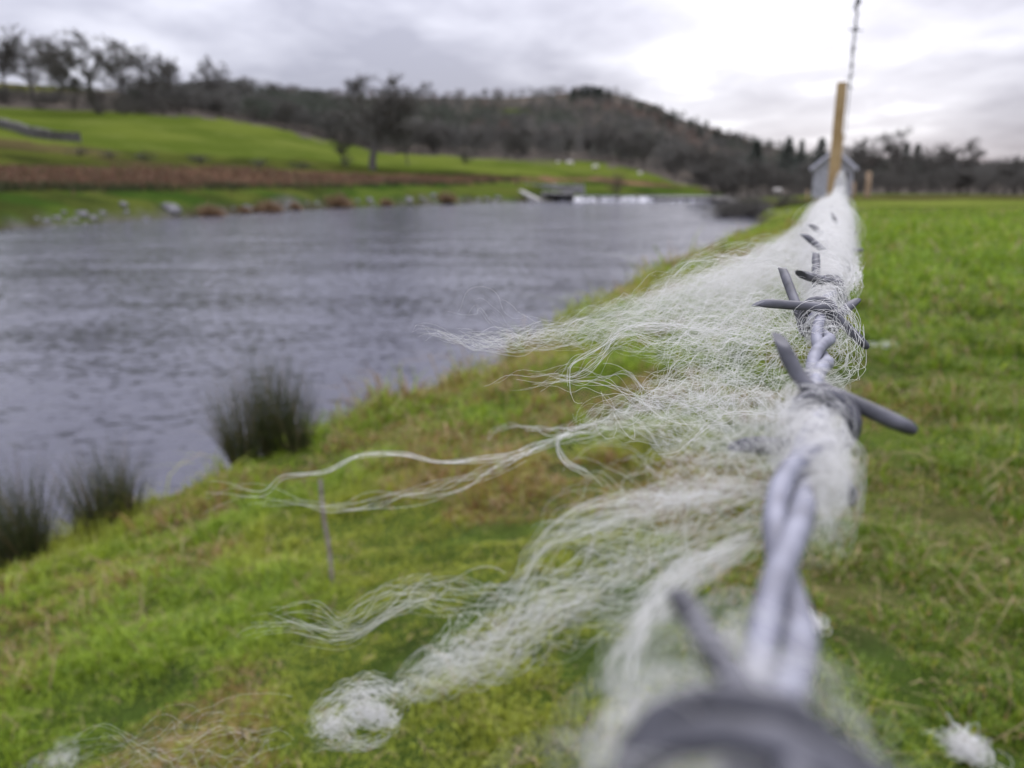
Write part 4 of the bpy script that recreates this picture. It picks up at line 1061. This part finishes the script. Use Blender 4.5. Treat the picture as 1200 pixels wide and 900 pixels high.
# 2. the lower stream ending in the white curled ball
tuft([wool([(945, 575, 92), (860, 575, 94), (740, 598, 96), (650, 628, 98), (610, 680, 99), (585, 722, 100)], 80, [3, 4, 5, 4, 3, 2], .026, 7, seed=10, t0=(0, .4), inner=.12, curl=(.3, 9)),
      wool([(945, 585, 88), (850, 620, 92), (740, 668, 96), (650, 700, 99), (600, 735, 101), (520, 790, 104), (465, 828, 108)], 115, [2, 6, 10, 10, 7, 5, 2.5], .025, 11, seed=11, t0=(0, .55), inner=.12, curl=(.3, 9)),
      wool([(950, 600, 84), (860, 640, 88), (790, 680, 90), (760, 720, 90), (742, 790, 88), (730, 880, 84)], 60, [2, 3.5, 3, 2.5, 2.5, 4], .032, 3, seed=12, t1=(.45, 1), inner=.14, curl=(.2, 12)),
      wool([(940, 560, 90), (850, 585, 93), (760, 635, 96), (690, 690, 98), (600, 725, 100)], 80, [4, 13, 19, 16, 8], .025, 11, seed=13, inner=.10, curl=(.3, 9)),
      wool([(660, 700, 98), (560, 695, 104), (490, 690, 110), (440, 712, 114), (400, 735, 116), (340, 725, 118), (270, 742, 120)], 46, [5, 4, 5, 4, 3, 4, 4], .022, 6, seed=14, t0=(0, .5), curl=(.3, 14)),
      wool([(650, 695, 99), (560, 760, 102), (490, 805, 106), (455, 830, 108)], 110, [8, 8, 6, 3], .026, 9, seed=15, t0=(0, .5), curl=(.4, 9)),
      ball(428, 830, 110, 48, 4.6, .024, 16), ball(392, 850, 112, 34, 4.0, .024, 116, (1.1, .8, .6)), ball(450, 842, 109, 30, 3.2, .024, 117),
      wool([(490, 812, 106), (455, 806, 110), (420, 806, 111), (388, 822, 112), (366, 855, 113), (356, 870, 114)], 46, [2.5, 2.5, 2.5, 2.5, 2.5, 1.5], .024, 5, seed=17, t0=(0, .4), curl=(.4, 10)),
      wool([(470, 845, 107), (440, 868, 109), (400, 872, 112), (362, 868, 113)], 24, [2, 1.5, 1.5, 1.5], .024, 4, seed=118, t0=(0, .5), curl=(.4, 10)),
      wool([(355, 866, 114), (300, 872, 116), (220, 885, 118), (120, 885, 120), (40, 895, 122)], 24, [5, 7, 8, 7, 6], .011, 6, seed=218, curl=(.3, 20))],
     'long lower wool tuft whose stream ends in a small white fluffy ball above the grass')
# 3. wool over the second pair of barbs, with long crinkled strands reaching left
tuft([tangle(UC2, 52, 4.8, .032, 20, .007, (.5, -1.0)), tangle(UC2 - .014, 44, 4.2, .032, 21, .008, (-.5, -.5)), tangle(UC2 - .026, 40, 3.8, .032, 19, .006, (-1, 0)),
      wool([(985, 480, 102), (945, 495, 102), (890, 512, 104), (840, 525, 106)], 80, [6, 11, 11, 9], .028, 9, seed=22),
      wool([(970, 505, 99), (880, 520, 102), (800, 520, 106), (740, 515, 110)], 60, [8, 14, 15, 8], .026, 10, seed=18, inner=.15),
      wool([(960, 500, 102), (860, 500, 108), (760, 490, 114), (700, 500, 116), (650, 516, 117)], 80, [5, 8, 8, 4, 1.2], .03, 8, seed=23, t0=(0, .3), t1=(.7, 1)),
      wool([(720, 496, 116), (650, 516, 117), (600, 532, 116), (520, 541, 115), (470, 531, 114), (420, 533, 113), (380, 550, 112), (330, 556, 111), (305, 575, 110), (260, 566, 110), (215, 575, 109)], 6, [1.8, 1.2, 1., .9, .8, .8, .8, .9, 1.1, 1.8, 2.6], .036, 3, seed=24, t0=(0, .15), t1=(.75, 1), curl=(.12, 9), seg=90),
      wool([(690, 505, 116), (640, 518, 115), (560, 552, 112), (480, 575, 110), (400, 590, 108), (350, 584, 108), (290, 576, 107), (225, 598, 106)], 7, [2, 1.8, 3.0, 3.5, 2.5, 2.5, 2.5, 3], .035, 4, seed=25, t0=(0, .2), t1=(.65, 1), curl=(.25, 11), seg=90),
      wool([(690, 503, 116), (655, 515, 117), (662, 540, 116), (690, 556, 114), (712, 583, 112)], 6, [1, .6, .6, .8, 1.4], .05, 2, seed=26, t0=(0, .2), curl=(.15, 8)),
      wool([(740, 495, 114), (660, 505, 114), (600, 500, 112), (570, 512, 111), (563, 530, 110)], 5, [1.5, 1.5, 1.5, 1.5, 1.5], .05, 2, seed=27, t0=(0, .2), curl=(.15, 8)),
      wool([(940, 560, 94), (860, 545, 98), (800, 560, 100), (740, 555, 102), (690, 575, 104), (640, 610, 104)], 30, [3, 6, 8, 8, 8, 8], .03, 7, seed=28, t1=(.3, 1), curl=(.3, 12)),
      wool([(966, 500, 96), (968, 560, 90), (972, 610, 82), (966, 660, 76)], 55, [4, 4, 3.2, 2], .03, 6, seed=29)],
     'wool tuft over the second pair of barbs, with the longest crinkled strands reaching far left')
# 4. sharp tangle on the barbs in focus, with fine strands streaming left
tuft([tangle(.002, 34, 5.6, .042, 30, .003, (.5, -.5), (1.2, 2.6)), tangle(-.008, 14, 6.0, .042, 31, .003, (-2, -4.0), (.8, 1.6)),
      wool([(985, 345, 172), (1000, 372, 166), (1002, 425, 160), (975, 448, 156), (925, 440, 152)], 14, [3, 2.5, 3.5, 4, 5], .042, 5, seed=32, curl=(.5, 8), seg=60),
      wool([(975, 400, 160), (900, 405, 160), (830, 430, 160), (760, 470, 158), (700, 485, 155), (655, 506, 150)], 105, [6, 15, 17, 13, 7, 1.5], .035, 22, seed=33, t0=(0, .4), t1=(.35, 1), curl=(.75, 6.5), seg=70, inner=.16),
      wool([(970, 375, 166), (900, 388, 166), (830, 398, 166), (780, 395, 165), (730, 388, 164), (700, 420, 163), (660, 438, 162), (610, 443, 161), (550, 462, 160)], 46, [5, 11, 11, 9, 5, 5, 5, 5, 5], .036, 10, seed=34, t1=(.3, 1), curl=(.4, 10), seg=64),
      wool([(900, 392, 166), (800, 384, 166), (745, 380, 166), (700, 408, 165), (668, 430, 164), (672, 468, 163), (690, 470, 162)], 5, [3, 2, 1, 1, 1, 1, 1], .06, 2, seed=35, t0=(0, .2), t1=(.8, 1), curl=(.2, 10), seg=64),
      wool([(960, 395, 163), (880, 430, 162), (800, 455, 160), (720, 440, 158), (650, 440, 156), (600, 450, 155), (575, 458, 154)], 34, [5, 12, 12, 9, 6, 4, 3], .04, 7, seed=36, t1=(.3, .9), curl=(.5, 10)),
      wool([(950, 420, 158), (900, 445, 157), (850, 470, 152), (800, 480, 148), (740, 492, 145)], 48, [8, 15, 16, 11, 6], .035, 13, seed=37, curl=(.75, 6.5), inner=.24, seg=60),
      wool([(930, 480, 140), (880, 485, 145), (840, 486, 148), (812, 512, 150), (790, 532, 152), (755, 528, 153)], 4, [2, 1, 1, .8, .8, .8], .06, 2, seed=38, t0=(0, .2), t1=(.8, 1), curl=(.2, 9))],
     'sharp tangled wool tuft round the barbs in focus, a mesh of fine loops streaming left')
# 5. thick drift just behind the focused barbs
tuft([tangle(.055, 90, 5.6, .042, 46, .010, (.5, -.5)), tangle(.095, 150, 7.4, .045, 40, .012, (1, 0)), tangle(.14, 200, 8.2, .05, 47, .014, (1, 0), (1.5, 4)),
      wool([(975, 345, 215), (890, 352, 215), (800, 368, 215), (720, 382, 214), (660, 392, 212), (610, 402, 210)], 190, [11, 20, 20, 15, 9, 4], .038, 22, seed=41, t0=(0, .4), t1=(.3, 1), curl=(.7, 8), inner=.16),
      wool([(700, 380, 213), (640, 396, 211), (590, 402, 210), (540, 398, 209), (500, 386, 208), (484, 393, 208)], 44, [6, 6, 6, 5, 4, 4], .036, 6, seed=42, t0=(0, .4), t1=(.6, 1), curl=(.5, 14)),
      wool([(700, 375, 213), (640, 390, 211), (600, 380, 210), (560, 350, 209), (520, 380, 208)], 7, [4, 4, 6, 5, 3], .02, 3, seed=43, t0=(0, .3), t1=(.6, 1), curl=(.5, 20)),
      wool([(985, 340, 205), (1003, 330, 215), (1004, 300, 240)], 40, [3, 3, 3], .045, 4, seed=44),
      wool([(970, 360, 200), (900, 372, 200), (840, 388, 200), (790, 400, 198), (750, 412, 196)], 90, [9, 15, 15, 11, 6], .04, 12, seed=45, curl=(.6, 11), inner=.17)],
     'thick white drift of wool just behind the focused barbs with a wisp over the water')
# 6. next drifts along the wire
tuft([tangle(.18, 420, 8.5, .055, 50, .018, (2, 1), (1.5, 4)), tangle(.25, 500, 10, .06, 51, .024, (3, 1), (1.5, 4)),
      wool([(985, 318, 300), (900, 327, 300), (830, 343, 300), (760, 360, 298), (690, 374, 296), (640, 386, 294)], 330, [16, 24, 22, 17, 10, 5], .044, 26, seed=52, t0=(0, .4), t1=(.15, 1), curl=(.8, 11)),
      wool([(980, 302, 340), (920, 312, 340), (860, 328, 340), (800, 345, 338), (740, 360, 336)], 300, [14, 18, 14, 9, 4], .055, 18, seed=53, t0=(0, .4), t1=(.15, 1), curl=(.6, 16))],
     'dense white fluff bulging round the wire behind the drift, streaming over the bank edge')
tuft([tangle(.36, 560, 12, .075, 60, .04, (4, 2), (1.5, 4)), tangle(.52, 560, 14, .09, 61, .05, (5, 2), (1.5, 4)),
      wool([(985, 285, 460), (945, 292, 460), (900, 305, 460), (850, 322, 455), (800, 338, 450)], 380, [18, 20, 15, 9, 4], .07, 16, seed=62, t0=(0, .4), t1=(.15, 1), curl=(.7, 24)),
      wool([(985, 268, 600), (955, 274, 600), (925, 286, 600), (890, 302, 595)], 330, [18, 18, 12, 6], .085, 14, seed=63, t0=(0, .4), t1=(.15, 1), curl=(.8, 30))],
     'white wool further along the wire with a ragged edge above the river')
tuft([tangle(.72, 420, 10, .10, 70, .08, (3, 2), (1.5, 4)), tangle(.98, 360, 10, .12, 71, .10, (3, 1), (1.5, 4)), tangle(1.3, 300, 10, .14, 73, .13, (2, 1), (1.5, 4)),
      wool([(985, 252, 900), (968, 256, 900), (950, 265, 900), (932, 276, 895)], 260, [16, 15, 11, 7], .12, 12, seed=72, t0=(0, .4), t1=(.15, 1), curl=(1.0, 40))],
     'white wool on the wire half way to the post, blown out in a wedge')
tuft([tangle(1.7, 260, 10, .25, 80, .16, (2, 0), (1.5, 4)), tangle(2.2, 240, 11, .3, 81, .18, (2, 0), (1.5, 4)), tangle(2.75, 220, 14, .3, 82, .18, (1, 0), (1.5, 4)),
      wool([(986, 200, 2900), (985, 215, 2880), (983, 232, 2850), (978, 245, 2800)], 260, [14, 34, 50, 60], .4, 8, seed=83, t0=(0, .3), t1=(.4, 1), curl=(2, 60))],
     'furthest wool on the wire, heaped up in a white peak against the timber post')

# loose wool lying on the turf
def ground_wool(px, py, wpx, n, rad, seed, label, flat=.5, ymin=1.0):
    x, y, z = ground_px(px, py, min(ymin, .6) if py > 700 else ymin, 40); s = math.hypot(y, ZC - z) / F * wpx / 2
    r = np.random.default_rng(seed); t = np.linspace(0, 1, 60)[None]
    f = [r.normal(size=(n, 1)) for _ in range(9)]; ph = r.random((n, 6)) * 6.283
    Q = np.stack([s * (.35 * f[i] + .35 * np.sin(2 * PI * t * (1 + i * .4) + ph[:, i:i + 1]) + .22 * np.sin(2 * PI * t * 2.7 + ph[:, i + 3:i + 4])) for i in range(3)], -1)
    Q = Q * r.uniform(.45, 1.25, (n, 1, 1)); Q[:, :, 2] = np.abs(Q[:, :, 2]) * flat
    V, Fq = tubes_np(Q, rad, 3, seed); o = mesh_np('loose_wool', V, Fq, m_wool); o.location = (x, y, z + .012); return tag(o, label, 'wool', 'loose wool lying on the turf')
ground_wool(1130, 882, 58, 60, .0004, 1, 'white scrap of wool on the grass at the lower right corner', .8)
ground_wool(938, 766, 40, 90, .0005, 2, 'thin scrap of wool on the grass just right of the blurred wire', .5)
ground_wool(1038, 409, 24, 60, .0012, 3, 'small pale scrap of wool in the right-hand field beside the barbs', .3, 2)
ground_wool(70, 882, 60, 12, .0003, 4, 'greyish wisp of wool on the grass at the lower left corner', .4)
